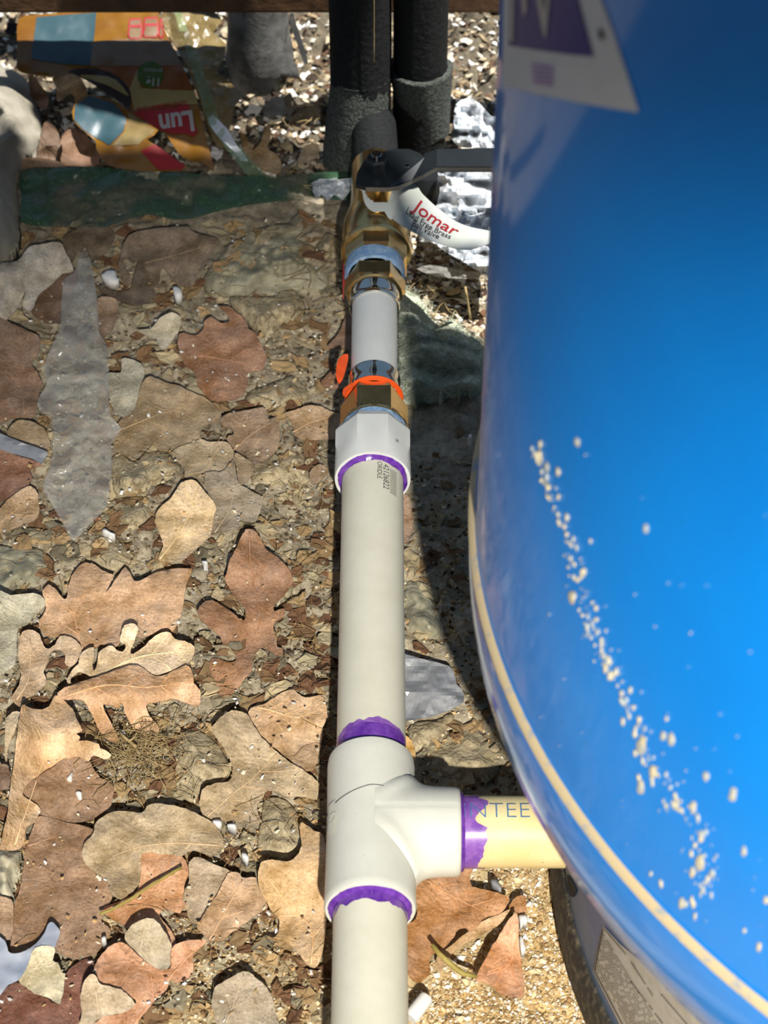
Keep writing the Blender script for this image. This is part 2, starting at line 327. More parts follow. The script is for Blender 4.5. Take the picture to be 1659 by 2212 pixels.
# (crop, outline, z, lift, colour, midrib, label)
LV = [
 ('F', [(760,185),(830,205),(890,280),(930,360),(1010,430),(1090,490),(1150,560),(1187,640),(1185,700),(1130,780),(1060,850),(1010,900),(1015,960),(1090,940),(1115,955),(1100,1010),(1050,1040),(1010,1090),(1010,1150),(1030,1230),(1045,1300),(1095,1315),(1095,1370),(1050,1385),(990,1350),(930,1310),(880,1310),(830,1370),(805,1440),(800,1530),(720,1620),(660,1700),(620,1740),(550,1770),(490,1740),(470,1650),(420,1540),(400,1470),(430,1410),(490,1410),(560,1440),(620,1440),(660,1410),(640,1350),(690,1280),(640,1240),(590,1270),(550,1300),(500,1200),(430,1140),(340,1060),(285,980),(300,940),(350,880),(430,860),(500,900),(590,950),(660,1010),(720,1050),(742,1010),(735,940),(700,880),(640,820),(590,740),(550,650),(560,610),(590,500),(640,400),(690,290),(730,210)],
  .009, .010, RED, [(780,210),(790,500),(850,850),(880,1050),(820,1250),(700,1450),(600,1700)], 'reddish brown lobed oak leaf standing proud left of the long ivory pipe'),
 ('H', [(720,150),(800,165),(860,200),(900,280),(960,370),(1050,470),(1130,540),(1200,600),(1290,660),(1400,730),(1475,790),(1520,850),(1500,990),(1400,970),(1200,960),(1150,920),(1080,905),(1030,910),(1000,960),(950,1030),(945,1100),(980,1180),(960,1210),(740,1205),(620,1190),(540,1175),(470,1160),(420,1120),(395,1040),(405,960),(440,880),(540,840),(640,830),(700,780),(705,690),(660,570),(600,470),(540,390),(512,330),(540,270),(600,210),(660,170)],
  .007, .007, OLIVE, [(470,1155),(700,950),(900,790),(1130,560)], 'broad olive tan oak leaf with a straight midrib left of the tee'),
 ('H', [(880,130),(1000,90),(1100,30),(1200,-30),(1290,-45),(1340,0),(1430,30),(1560,10),(1600,190),(1590,240),(1560,310),(1560,400),(1540,500),(1510,620),(1480,700),(1400,720),(1290,650),(1140,530),(1040,460),(960,360),(900,280),(860,200)],
  .004, .004, TAN, [(930,120),(1100,160),(1300,220),(1500,160)], 'orange tan leaf tucked against the pipe shadow above the tee'),
 ('R', [(510,495),(590,462),(690,475),(715,465),(740,435),(800,428),(900,445),(970,475),(1050,515),(1100,580),(1110,640),(1060,690),(1000,672),(950,662),(900,690),(850,680),(790,680),(740,668),(705,685),(703,760),(690,830),(640,880),(600,905),(545,870),(540,820),(500,785),(440,750),(410,690),(420,630),(465,575),(475,530)],
  .010, .006, OLIVE, [(1100,640),(900,625),(720,640),(560,690)], 'wide tan leaf with a round bite cut from its lower edge'),
 ('X', [(306,1846),(345,1840),(392,1850),(408,1880),(398,1915),(402,1945),(388,1972),(356,1965),(344,1980),(372,2012),(380,2050),(366,2085),(320,2060),(282,2010),(240,1985),(222,1965),(250,1955),(295,1925),(304,1885)],
  .005, .003, ORNG, [(225,1962),(300,1930),(400,1870)], 'mottled orange leaf with a pale stem under the round grey leaf'),
 ('R', [(130,640),(160,560),(200,490),(330,520),(470,560),(440,640),(430,690),(460,750),(520,785),(560,870),(530,960),(505,1010),(555,1060),(520,1120),(470,1180),(380,1200),(330,1190),(250,1140),(180,1170),(100,1190),(50,1170),(60,1080),(70,940),(100,850),(115,760)],
  .004, .004, BROWN, [(140,640),(280,590)], 'large dark brown leaf lying flat above the torn white plastic'),
 ('R', [(115,350),(180,300),(260,250),(320,205),(380,198),(440,215),(470,260),(500,300),(560,330),(560,400),(550,440),(500,480),(440,510),(330,520),(200,480),(190,440),(120,400)],
  .007, .004, BROWN, None, 'grey brown leaf sprinkled with white crumbs beside the rolled leaf'),
 ('G', [(220,105),(300,130),(400,150),(480,120),(510,80),(560,10),(650,70),(740,170),(760,240),(820,350),(760,390),(800,430),(780,460),(870,460),(980,490),(1000,530),(1110,600),(1040,640),(930,600),(880,660),(800,630),(720,620),(630,670),(500,750),(380,840),(280,880),(235,960),(240,1020),(330,1070),(390,1120),(400,1170),(350,1260),(260,1320),(250,1400),(250,1480),(150,1550),(20,1540),(0,1500),(60,1250),(100,950),(140,700),(170,400),(190,250)],
  .012, .016, GOLD, [(150,1500),(350,900),(560,300)], 'long tan leaf rolled up along its left edge beside a deep shadow'),
 ('X', [(123,1497),(154,1480),(207,1463),(241,1451),(280,1437),(299,1438),(318,1449),(337,1461),(370,1452),(401,1437),(415,1450),(419,1475),(431,1489),(433,1498),(429,1524),(400,1518),(375,1510),(345,1515),(318,1521),(320,1540),(335,1560),(345,1580),(320,1588),(295,1583),(275,1550),(262,1518),(255,1530),(235,1522),(222,1525),(240,1560),(258,1600),(235,1600),(215,1580),(200,1545),(180,1515),(160,1510),(140,1512)],
  .014, .010, srgb(190,142,90), [(140,1505),(230,1480),(320,1485),(420,1470)], 'curled orange tan leaf with fingers reaching down over the litter'),
 ('E', [(175,950),(200,895),(250,875),(315,885),(360,930),(395,1020),(430,1040),(490,1010),(520,945),(580,925),(650,945),(700,985),(735,1040),(715,1100),(660,1190),(590,1190),(580,1100),(520,1050),(450,1080),(430,1150),(390,1250),(420,1340),(330,1430),(220,1500),(185,1560),(130,1530),(100,1480),(150,1400),(185,1310),(180,1200),(165,1100)],
  .012, .006, srgb(182,150,110), [(150,1500),(260,1300),(270,950)], 'beige leaf with a rounded thumb shaped lobe near the left edge'),
 ('E', [(720,1090),(790,1040),(840,1035),(840,1100),(832,1180),(840,1240),(870,1180),(880,1080),(940,1030),(1000,1015),(1060,1060),(1110,1060),(1125,1010),(1080,980),(1085,900),(1120,830),(1190,815),(1235,850),(1220,930),(1175,1040),(1175,1090),(1250,1050),(1330,980),(1420,910),(1500,890),(1550,930),(1580,960),(1659,975),(1730,1010),(1746,1058),(1730,1112),(1674,1180),(1560,1230),(1480,1250),(1380,1280),(1300,1230),(1240,1200),(1160,1200),(1000,1260),(860,1310),(780,1270),(700,1250),(640,1300),(632,1350),(600,1330),(640,1240),(700,1180)],
  .014, .008, BEIGE, [(860,1300),(1200,1130),(1500,1080),(1720,1060)], 'pale beige leaf of many rounded lobes over the wide brown leaf'),
 ('E', [(600,590),(610,480),(640,400),(700,310),(770,270),(850,290),(920,340),(1000,375),(1022,385),(1000,440),(942,545),(1030,430),(1110,312),(1150,340),(1200,430),(1280,420),(1400,360),(1550,325),(1690,320),(1720,340),(1690,420),(1660,520),(1640,680),(1600,780),(1540,900),(1450,880),(1340,920),(1250,950),(1190,900),(1120,930),(1060,1000),(1000,1030),(930,1000),(860,1030),(790,1060),(740,1060),(700,1000),(640,950),(560,920),(480,940),(400,910),(360,860),(350,790),(410,700),(400,620),(380,530),(430,470),(490,500),(550,580)],
  .008, .008, srgb(184,140,92), [(740,1050),(690,860),(640,620)], 'wide orange tan leaf with folded ridges above the pale lobed leaf'),
 ('X', [(389,1045),(366,1078),(345,1096),(335,1117),(340,1142),(350,1165),(352,1180),(342,1205),(350,1213),(386,1213),(394,1210),(431,1180),(454,1155),(461,1123),(466,1091),(444,1064),(425,1040),(408,1036),(397,1040)],
  .009, .007, srgb(198,164,110), [(345,1208),(395,1140),(430,1050)], 'golden tan leaf with dark nicks beside the grey plastic film'),
 ('D', [(350,1000),(420,990),(500,985),(560,930),(600,880),(620,1000),(650,1100),(700,1130),(830,1200),(865,1220),(840,1330),(800,1430),(760,1440),(650,1430),(640,1500),(540,1520),(410,1560),(400,1500),(440,1300),(390,1230),(350,1130)],
  .005, .004, GREY, [(430,1540),(580,1280),(600,900)], 'dull grey brown leaf between the golden leaf and the reddish oak leaf'),
 ('D', [(480,520),(550,470),(700,440),(800,425),(860,415),(890,440),(920,520),(980,500),(1000,560),(1010,650),(1000,750),(960,830),(900,880),(850,900),(780,920),(720,860),(640,820),(560,740),(540,680),(600,650),(580,600),(500,570)],
  .007, .005, srgb(140,112,80), [(600,800),(760,660),(960,540)], 'brown leaf with a black upper rim left of the grey threaded adapter'),
 ('D', [(1060,460),(1150,440),(1230,405),(1350,400),(1450,440),(1560,480),(1560,560),(1540,690),(1380,700),(1250,700),(1170,680),(1130,600),(1100,520)],
  .006, .005, srgb(160,128,88), [(1130,640),(1300,550),(1480,500)], 'tan leaf ending at the shadow of the grey threaded adapter'),
 ('B', [(105,1350),(150,1320),(260,1345),(330,1290),(340,1220),(400,1180),(480,1230),(560,1220),(540,1150),(470,1090),(550,1085),(640,1150),(700,1210),(740,1290),(800,1330),(850,1440),(890,1530),(880,1600),(850,1660),(745,1676),(720,1806),(640,1906),(500,1936),(400,1926),(330,1866),(280,1786),(255,1686),(180,1620),(130,1540),(105,1450)],
  .008, .006, srgb(150,104,66), [(230,1530),(400,1545),(700,1600)], 'warm brown leaf with a smooth right side left of the short grey nipple'),
 ('C', [(1270,210),(1330,140),(1420,160),(1500,195),(1620,230),(1750,290),(1860,340),(1970,450),(1960,540),(1870,560),(1790,640),(1800,700),(1740,720),(1560,780),(1540,800),(1450,790),(1380,750),(1260,780),(1180,850),(1060,820),(1000,700),(1000,640),(1090,510),(1180,450),(1230,350)],
  .006, .005, srgb(146,120,80), [(1020,645),(1400,490),(1700,400)], 'big olive brown leaf with a thin pale midrib right of the grey film'),
 ('D', [(60,790),(250,720),(300,700),(400,720),(530,720),(600,800),(640,880),(560,930),(500,985),(360,1000),(300,1060),(250,1050),(160,1040),(160,950),(60,880)],
  .004, .003, srgb(152,130,94), [(470,760),(380,920),(300,1040)], 'flat grey tan leaf just above the golden tan leaf'),
 ('D', [(610,820),(700,870),(780,930),(760,1030),(700,1090),(650,1100),(630,1000)],
  .008, .004, srgb(134,112,80), None, 'small olive leaf fragment under the black rimmed brown leaf'),
 ('I', [(960,1010),(1020,940),(1100,885),(1180,872),(1240,905),(1330,1000),(1450,1090),(1560,1130),(1640,1120),(1650,1000),(1660,920),(1770,860),(1920,845),(1990,860),(1900,950),(1860,1010),(1850,1180),(1700,1260),(1640,1230),(1600,1330),(1500,1420),(1430,1510),(1350,1600),(1280,1680),(900,1700),(1000,1590),(1150,1560),(1250,1500),(1310,1450),(1250,1380),(1180,1330),(1050,1290),(970,1270),(910,1160),(920,1090)],
  .008, .008, srgb(180,126,82), [(1300,1659),(1560,1300),(1950,860)], 'orange brown leaf with a pale midrib running to the sandy patch'),
 ('I', [(1200,830),(1250,730),(1340,660),(1420,640),(1490,650),(1560,730),(1620,820),(1650,900),(1640,1000),(1640,1080),(1600,1130),(1530,1130),(1450,1090),(1350,1000),(1260,910)],
  .015, .006, srgb(166,148,114), [(1410,650),(1370,850),(1350,1000)], 'round grey tan leaf split down its middle near the bottom'),
 ('I', [(870,1180),(920,1190),(960,1270),(1050,1295),(1170,1330),(1240,1390),(1300,1460),(1270,1500),(1200,1545),(1080,1570),(1000,1590),(920,1630),(880,1700),(765,1700),(790,1540),(775,1450),(785,1340),(810,1240)],
  .013, .006, srgb(174,150,114), [(920,1320),(950,1560)], 'grey tan leaf with dark cracks at the bottom edge of the picture'),
 ('I', [(-80,1400),(60,1310),(160,1260),(250,1300),(330,1360),(430,1400),(530,1460),(590,1440),(600,1330),(620,1200),(700,1100),(830,1030),(900,1060),(890,1150),(830,1200),(800,1300),(790,1450),(800,1560),(780,1720),(-80,1720)],
  .004, .003, REDD, None, 'dark red brown leaf in the bottom left corner'),
 ('I', [(340,930),(520,920),(510,1050),(560,1070),(600,1160),(630,1200),(590,1440),(560,1460),(430,1390),(330,1360),(250,1300),(185,1245),(250,1130)],
  .011, .006, srgb(176,160,120), None, 'crumbly grey tan leaf piece stuck on the torn white plastic'),
 ('I', [(-60,460),(110,460),(125,560),(125,760),(100,830),(40,850),(-60,880)],
  .008, .004, srgb(144,112,76), None, 'brown leaf cut off by the left edge above the torn white plastic'),
 ('J', [(1000,100),(1100,78),(1240,95),(1338,46),(1389,-66),(1375,-180),(1369,-240),(1400,-285),(1503,-209),(1600,-150),(1640,100),(1640,500),(1600,900),(1540,1100),(1450,1095),(1420,1060),(1350,960),(1240,880),(1130,860),(1060,820),(1130,820),(1170,740),(1170,650),(1110,580),(1040,470),(990,370),(970,260),(980,170)],
  .010, .010, srgb(190,150,92), [(1480,1080),(1480,740),(1250,500),(1050,230)], 'golden leaf with branching veins beside the lowest stretch of pipe'),
 ('J', [(680,210),(740,195),(800,210),(820,250),(940,250),(970,320),(1040,480),(1060,540),(950,600),(860,680),(760,750),(700,790),(640,850),(540,860),(480,840),(420,770),(380,720),(440,620),(500,520),(570,420),(630,300)],
  .007, .004, srgb(172,134,90), [(500,850),(660,560),(820,270)], 'plain tan leaf with two dark flecks left of the golden veined leaf'),
 ('J', [(390,50),(550,120),(700,190),(660,230),(610,330),(540,450),(450,590),(380,700),(300,650),(280,560),(250,480),(260,370),(300,300),(300,200),(310,100)],
  .006, .004, srgb(158,134,100), None, 'cracked grey leaf between the orange leaf and the plain tan leaf'),
 ('J', [(560,1300),(650,1240),(740,1190),(830,1150),(900,1170),(960,1220),(1030,1280),(1090,1370),(1130,1480),(1150,1600),(1150,1720),(640,1720),(540,1540),(520,1440),(540,1360)],
  .009, .007, srgb(152,134,106), [(660,1650),(740,1450),(830,1170)], 'grey leaf with a purplish foot at the bottom edge left of the pipe'),
 ('K', [(60,560),(150,480),(150,330),(150,180),(240,130),(340,120),(460,100),(560,50),(620,75),(600,120),(600,160),(620,210),(720,235),(830,265),(900,290),(930,320),(900,380),(840,440),(760,460),(700,490),(670,540),(600,580),(560,560),(500,570),(460,640),(400,710),(340,760),(280,780),(260,850),(270,920),(210,990),(150,1010),(90,960),(60,850)],
  .009, .008, AMBER, [(240,160),(350,240),(560,350),(720,430)], 'amber oak leaf with torn holes in the corner below the branch pipe'),
 ('K', [(320,800),(440,700),(540,620),(640,550),(720,490),(840,450),(930,400),(900,470),(820,540),(700,610),(560,690),(450,770),(390,850),(350,920)],
  .006, .004, srgb(176,138,88), None, 'torn tan leaf strip under the amber oak leaf'),
 ('K', [(660,1000),(670,920),(720,830),(770,730),(830,640),(880,550),(940,470),(990,435),(1002,500),(1006,600),(1012,740),(1030,850),(1040,950),(1055,1120),(960,1125),(870,1115),(800,1060),(720,1010)],
  .012, .012, srgb(186,126,74), [(1003,600),(950,800),(900,890),(740,950)], 'bright orange brown leaf with a straight right edge beside the tank stand'),
 ('K', [(920,400),(960,320),(1050,280),(1065,350),(1070,430),(1000,430)],
  .005, .003, AMBER, None, 'small amber leaf scrap between the torn leaf and the orange leaf'),
 ('M', [(-30,1780),(60,1760),(100,1800),(130,1880),(125,1950),(80,1960),(-30,1900)],
  .006, .004, srgb(186,140,60), None, 'small yellow leaf peeping out beside the top of the tee'),
 ('M', [(-30,0),(60,-40),(105,80),(110,200),(60,320),(-30,330)],
  .005, .003, srgb(150,116,84), None, 'narrow brown leaf right of the pipe where the tank shadow begins'),
 ('A', [(1080,640),(1110,520),(1180,430),(1350,395),(1500,380),(1690,370),(1750,430),(1940,470),(1970,530),(1890,580),(1860,640),(1880,690),(1800,720),(1740,880),(1670,910),(1550,870),(1530,800),(1450,740),(1430,850),(1400,910),(1350,870),(1300,740),(1240,650),(1200,700),(1130,650),(1110,700),(1170,850),(1150,900),(1080,840),(1060,720)],
  .012, .008, srgb(120,98,70), [(1300,700),(1600,620),(1920,520)], 'broad dim brown leaf with notched lower lobes below the green film'),
 ('A', [(880,880),(1000,940),(1150,940),(1190,860),(1250,670),(1320,780),(1390,950),(1380,1020),(1200,1080),(1000,1000),(900,950)],
  .006, .003, srgb(100,82,60), None, 'shadowed dark leaf under the notched brown leaf'),
 ('A', [(560,470),(700,380),(850,340),(980,370),(1030,450),(1000,520),(930,620),(830,650),(800,600),(700,590),(650,690),(600,600)],
  .008, .004, srgb(106,86,60), None, 'dark brown leaf hanging below the left half of the green film'),
 ('A', [(-60,740),(150,680),(250,560),(350,530),(520,510),(570,560),(640,700),(650,770),(560,790),(470,880),(350,980),(280,1120),(200,1080),(230,950),(120,1150),(-60,1240)],
  .018, .012, srgb(176,160,132), None, 'pale beige leaf with a brown hole at the left edge'),
 ('A', [(280,1120),(360,960),(470,850),(600,780),(680,760),(700,820),(660,960),(640,1060),(560,1110),(550,1230),(500,1230),(430,1240),(330,1190)],
  .008, .004, DARK, None, 'dark leaf between the pale beige leaf and the grey film'),
 ('A', [(-60,1240),(110,1240),(250,1310),(350,1350),(360,1430),(330,1530),(280,1600),(340,1680),(375,1790),(350,1850),(330,1990),(290,2080),(220,2080),(100,2090),(-60,2070)],
  .009, .006, srgb(132,98,66), [(220,2060),(190,1700),(150,1300)], 'tall brown leaf at the left edge beside the crumpled grey film'),
 ('A', [(880,1010),(1000,1000),(1060,1050),(1050,1180),(1010,1290),(960,1330),(900,1350),(870,1250),(860,1100)],
  .008, .004, srgb(132,104,74), None, 'small squarish brown leaf touching the right side of the grey film'),
 ('A', [(1230,1300),(1350,1280),(1440,1180),(1540,1140),(1620,1190),(1600,1300),(1560,1370),(1500,1450),(1440,1470),(1410,1390),(1350,1360)],
  .013, .008, srgb(178,164,132), None, 'pale curled leaf scrap left of the warm brown leaf'),
 ('C', [(950,110),(1080,100),(1090,-20),(1200,-10),(1280,40),(1290,130),(1260,210),(1220,380),(1200,430),(1110,495),(1050,470),(1000,400),(980,300),(950,200)],
  .011, .005, srgb(156,146,118), None, 'pale grey leaf between the film and the big olive leaf'),
 ('C', [(-60,800),(150,850),(330,900),(370,930),(270,970),(290,1050),(250,1110),(180,1200),(120,1210),(-60,1230)],
  .005, .003, srgb(136,92,64), None, 'reddish leaf at the left edge under the blue grey plastic strip'),
 ('C', [(60,1250),(240,1120),(300,1140),(340,1200),(340,1390),(200,1470),(60,1520),(-60,1560),(-60,1400)],
  .007, .005, srgb(160,128,86), [(-50,1480),(150,1330),(290,1150)], 'olive tan leaf at the left edge below the reddish leaf'),
 ('C', [(150,530),(280,540),(390,600),(450,730),(420,810),(300,760),(150,700),(60,640)],
  .007, .004, srgb(140,116,80), None, 'thin tan leaf above the blue grey plastic strip'),
 ('D', [(1280,1000),(1320,950),(1370,920),(1430,950),(1450,1000),(1400,1050),(1320,1110),(1290,1060)],
  .006, .004, srgb(136,112,82), None, 'small grey brown leaf chip against the adapter shadow'),
 ('B', [(1440,1440),(1540,1330),(1600,1180),(1640,1110),(1680,1200),(1680,1440),(1560,1460)],
  .006, .003, srgb(134,102,76), None, 'brown leaf poking out from under the short grey nipple'),
 ('D', [(1385,190),(1440,120),(1510,85),(1560,140),(1540,230),(1480,250),(1420,230)],
  .006, .003, srgb(132,92,64), None, 'little round brown leaf beside the orange plastic tab'),
 ('N', [(340,1820),(440,1680),(480,1450),(550,1370),(640,1480),(700,1640),(710,1720),(680,1800),(640,1835)],
  .010, .010, srgb(92,68,46), None, 'leaf darkened for shade between the grey stone and the wrapper flap'),  # the shade it lies in is put into its colour
 ('N', [(690,1820),(710,1720),(700,1560),(780,1470),(900,1480),(1000,1560),(1060,1620),(1110,1720),(1130,1800),(1090,1880),(760,1890)],
  .014, .010, srgb(122,88,58), None, 'dark brown cupped leaf under the lower blue wrapper flap'),
 ('N', [(600,880),(780,820),(900,870),(960,960),(1000,1080),(970,1190),(860,1200),(850,1090),(790,1060),(700,1140),(640,1130),(640,1000)],
  .024, .014, srgb(188,158,104), None, 'light tan leaf sticking out below the upper blue wrapper panel'),
 ('N', [(330,870),(400,870),(480,1000),(550,1120),(520,1250),(480,1220),(410,1190),(350,1080)],
  .018, .012, srgb(136,104,70), None, 'narrow upright brown leaf beside the top of the grey stone'),
 ('N', [(190,2080),(240,1850),(330,1790),(650,1830),(740,1880),(900,2000),(990,2130),(930,2180),(620,2190),(530,2080),(500,1990),(300,2000)],
  .010, .006, srgb(156,118,74), None, 'orange tan leaf showing through the left end of the green film'),
 ('Q', [(350,1580),(400,1570),(440,1650),(490,1770),(590,1680),(640,1540),(700,1440),(725,1500),(720,1620),(690,1740),(790,1820),(850,1910),(860,2000),(820,2060),(700,2050),(560,1980),(450,1900),(370,1750)],
  .014, .016, srgb(148,118,70), [(650,2020),(640,1780),(700,1480)], 'spiky tan oak leaf standing behind the green film near the black pipes'),
 ('Q', [(1070,1920),(1090,1820),(1150,1720),(1250,1680),(1330,1700),(1320,1840),(1200,1910),(1090,1950)],
  .010, .008, srgb(160,136,98), None, 'square beige leaf scrap left of the lower black foam collar'),
 ('E', [(-60,560),(100,560),(300,545),(390,585),(400,650),(320,720),(250,820),(165,860),(150,1000),(140,1150),(90,1220),(-60,1250)],
  .013, .006, srgb(170,160,128), None, 'pale grey green matted leaf at the left edge above the thumb lobed leaf'),
 ('G', [(-40,640),(20,690),(70,700),(100,780),(98,880),(70,935),(-40,930)],
  .008, .003, srgb(110,84,62), None, 'small dark brown leaf left of the rolled leaf'),
 ('G', [(45,420),(60,240),(110,190),(170,165),(200,185),(190,260),(150,350),(110,460),(75,560),(70,660),(50,640)],
  .016, .008, srgb(176,152,114), None, 'slender pale leaf finger standing over the shadow left of the rolled leaf'),
]
def leafcol(c):
    g = .30*c[0]+.59*c[1]+.11*c[2]
    return tuple(min(.9, (v*.80+g*.20)*1.54) for v in c[:3])+(1,)
ground_polys = []
def make_leaf(c, ol, z0, lift, col, rib, label, k):
    px = cv(c, ol); name = 'oak_leaf'
    G = [at(x, y, z0) for x, y in px]; cx = sum(p.x for p in G)/len(G); cy = sum(p.y for p in G)/len(G)
    span = max(max(abs(p.x-cx) for p in G), max(abs(p.y-cy) for p in G), .01)
    sx = random.uniform(-.9, -.2); seed = k*3.7
    def zf(p):
        u, v = (p.x-cx)/span, (p.y-cy)/span
        z = z0+lift*(.62*v+.40*sx*u+.42*(u*u+v*v)*.6-.05)
        z += lift*.65*nz(p.x*38+seed, p.y*38)+.0016*nz(p.x*110+seed, p.y*110, 2)+.0006*nz(p.x*260+seed, p.y*260, 5)
        return max(z, .0015)
    rolled = 'rolled up' in label
    def pos(x, y):
        z = zf(at(x, y, z0))
        if rolled:
            t = max(0, 1-(x-cv('G', [(60+ (1540-y*0)*0, 0)])[0][0]-max(0, (1830-y))*.11)/75.0)
            z += .012*t*t
        return at(x, y, z)
    o = slab(name, px, pos, .0007, M['leaf'], step=9, sub=3, jitter=1.1); recenter(o)
    o.color = leafcol(col); tag(o, label, 'leaf', 'dry oak leaves on the ground')
    ground_polys.append(([(p.x, p.y) for p in (at(x, y, z0) for x, y in px)], -.003))
    if rib:
        rp = spline(cv(c, rib), 4, closed=False); n = len(rp); lst = []
        def on(x, y): p = pos(x, y); return p+Vector((0, 0, .00025))
        lst.append(([on(x, y) for x, y in rp], [.00045*(1-.6*i/n) for i in range(n)]))
        poly = spline(px, 3)
        for q in range(3, n-2, 3):                       # side veins that stay on the blade
            x, y = rp[q]; dx, dy = rp[q+1][0]-rp[q-1][0], rp[q+1][1]-rp[q-1][1]; dl = math.hypot(dx, dy) or 1; dx, dy = dx/dl, dy/dl
            for s in (-1, 1):
                pts = []
                for st in range(0, 12):
                    L_ = st*5.0; X = x+dx*L_*.75-dy*s*L_*.7; Y = y+dy*L_*.75+dx*s*L_*.7
                    if not inside(poly, np.array([X]), np.array([Y]))[0]: break
                    pts.append(on(X, Y))
                if len(pts) > 3: lst.append((pts[:-1], [.0002]*(len(pts)-1)))
        v = tubes('leaf_veins', lst, M['vein'], None, 4); child(v, o); v.color = tuple(min(.95, c*1.28+.012) for c in o.color[:3])+(1,)
    return o
for k, a in enumerate(LV): make_leaf(*a, k)

# ------------------------------------------------------------------ the ground (structure)
def make_ground():
    xs = np.arange(-.36, .42, .0019); ys = np.arange(.40, 1.46, .0019)
    X, Y = np.meshgrid(xs, ys); base = fbm(X, Y, 22, 3, 3); mid = fbm(X, Y, 90, 9, 3); fine = fbm(X, Y, 380, 21, 2)
    clump = np.clip((base-.42)*3, 0, 1)
    far = np.clip((Y-.85)/.3, 0, 1)
    Z = -.004+.012*(base-.5)+(.004+.010*clump*(.4+.6*far))*(mid-.45)*1.6+.0022*(fine-.5)
    Z += np.where(Y > 1.14, .010*np.abs(mid-.5)*2-.002, 0)
    for poly, zmax in ground_polys:
        P = np.array(poly); bx = (X > P[:, 0].min()-.004) & (X < P[:, 0].max()+.004) & (Y > P[:, 1].min()-.004) & (Y < P[:, 1].max()+.004)
        if not bx.any(): continue
        ins = np.zeros(X.shape, bool); ins[bx] = inside(poly, X[bx], Y[bx])
        Z = np.where(ins, np.minimum(Z, min(zmax, 0)), Z)
    d = np.hypot(X-.346, Y-.586); Z = np.where(d < .280, np.minimum(Z, -.001), Z)
    ny, nx = X.shape; V = np.stack([X.ravel(), Y.ravel(), Z.ravel()], 1)
    i = np.arange(ny*nx).reshape(ny, nx); F = np.stack([i[:-1, :-1].ravel(), i[:-1, 1:].ravel(), i[1:, 1:].ravel(), i[1:, :-1].ravel()], 1)
    me = bpy.data.meshes.new('ground'); me.vertices.add(len(V)); me.vertices.foreach_set('co', V.ravel())
    me.loops.add(len(F)*4); me.loops.foreach_set('vertex_index', F.ravel().astype(np.int32))
    me.polygons.add(len(F)); me.polygons.foreach_set('loop_start', np.arange(0, len(F)*4, 4, dtype=np.int32)); me.polygons.foreach_set('loop_total', np.full(len(F), 4, dtype=np.int32))
    me.polygons.foreach_set('use_smooth', np.ones(len(F), bool)); me.update(); me.validate()
    o = bpy.data.objects.new('ground', me); C.objects.link(o)
    m = bpy.data.materials.new('soil'); m.use_nodes = True; N = m.node_tree.nodes; L = m.node_tree.links; b = N['Principled BSDF']
    b.inputs['Roughness'].default_value = .95; b.inputs['Specular IOR Level'].default_value = .15
    tc = N.new('ShaderNodeTexCoord')
    def noi(s, d=5):
        n = N.new('ShaderNodeTexNoise'); n.inputs['Scale'].default_value = s; n.inputs['Detail'].default_value = d; n.inputs['Roughness'].default_value = .7; L.new(tc.outputs['Object'], n.inputs['Vector']); return n.outputs['Fac']
    def ramp(f, st):
        r = N.new('ShaderNodeValToRGB'); e = r.color_ramp.elements
        e[0].position, e[0].color = st[0]; e[1].position, e[1].color = st[-1]
        for p, c in st[1:-1]: x = e.new(p); x.color = c
        L.new(f, r.inputs[0]); return r.outputs[0]
    sandy = ramp(noi(330), [(.25, srgb(150, 122, 80)), (.42, srgb(216, 186, 128)), (.58, srgb(234, 208, 154)), (.74, srgb(248, 236, 200))])
    soil = ramp(noi(210, 8), [(.26, srgb(126, 115, 98)), (.44, srgb(176, 164, 140)), (.60, srgb(202, 191, 168)), (.76, srgb(226, 218, 200))])
    sx = N.new('ShaderNodeSeparateXYZ'); L.new(tc.outputs['Object'], sx.inputs[0])
    # the sandy patch lies near the tank stand, darker ground further back
    ad = N.new('ShaderNodeMath'); ad.operation = 'MULTIPLY_ADD'; L.new(sx.outputs[1], ad.inputs[0]); ad.inputs[1].default_value = -4.0; ad.inputs[2].default_value = 2.9
    a2 = N.new('ShaderNodeMath'); a2.operation = 'MULTIPLY_ADD'; L.new(sx.outputs[0], a2.inputs[0]); a2.inputs[1].default_value = 4.0; L.new(ad.outputs[0], a2.inputs[2])
    a3 = N.new('ShaderNodeMath'); a3.operation = 'ADD'; L.new(a2.outputs[0], a3.inputs[0]); L.new(noi(16, 3), a3.inputs[1])
    a4 = N.new('ShaderNodeMapRange'); a4.inputs[1].default_value = .75; a4.inputs[2].default_value = 1.5; L.new(a3.outputs[0], a4.inputs[0])
    mx = N.new('ShaderNodeMix'); mx.data_type = 'RGBA'; L.new(a4.outputs[0], mx.inputs[0]); L.new(soil, mx.inputs[6]); L.new(sandy, mx.inputs[7])
    big = ramp(noi(28, 3), [(.35, (.74, .72, .70, 1)), (.65, (1.12, 1.1, 1.06, 1))])
    mm = N.new('ShaderNodeMix'); mm.data_type = 'RGBA'; mm.blend_type = 'MULTIPLY'; mm.inputs[0].default_value = 1; L.new(mx.outputs[2], mm.inputs[6]); L.new(big, mm.inputs[7])
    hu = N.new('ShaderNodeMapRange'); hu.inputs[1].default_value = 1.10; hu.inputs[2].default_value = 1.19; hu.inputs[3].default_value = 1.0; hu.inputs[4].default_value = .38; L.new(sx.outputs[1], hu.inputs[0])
    hv = N.new('ShaderNodeHueSaturation'); L.new(mm.outputs[2], hv.inputs['Color']); L.new(hu.outputs[0], hv.inputs['Value'])      # ground darker under the mulch at the back
    L.new(hv.outputs[0], b.inputs['Base Color'])
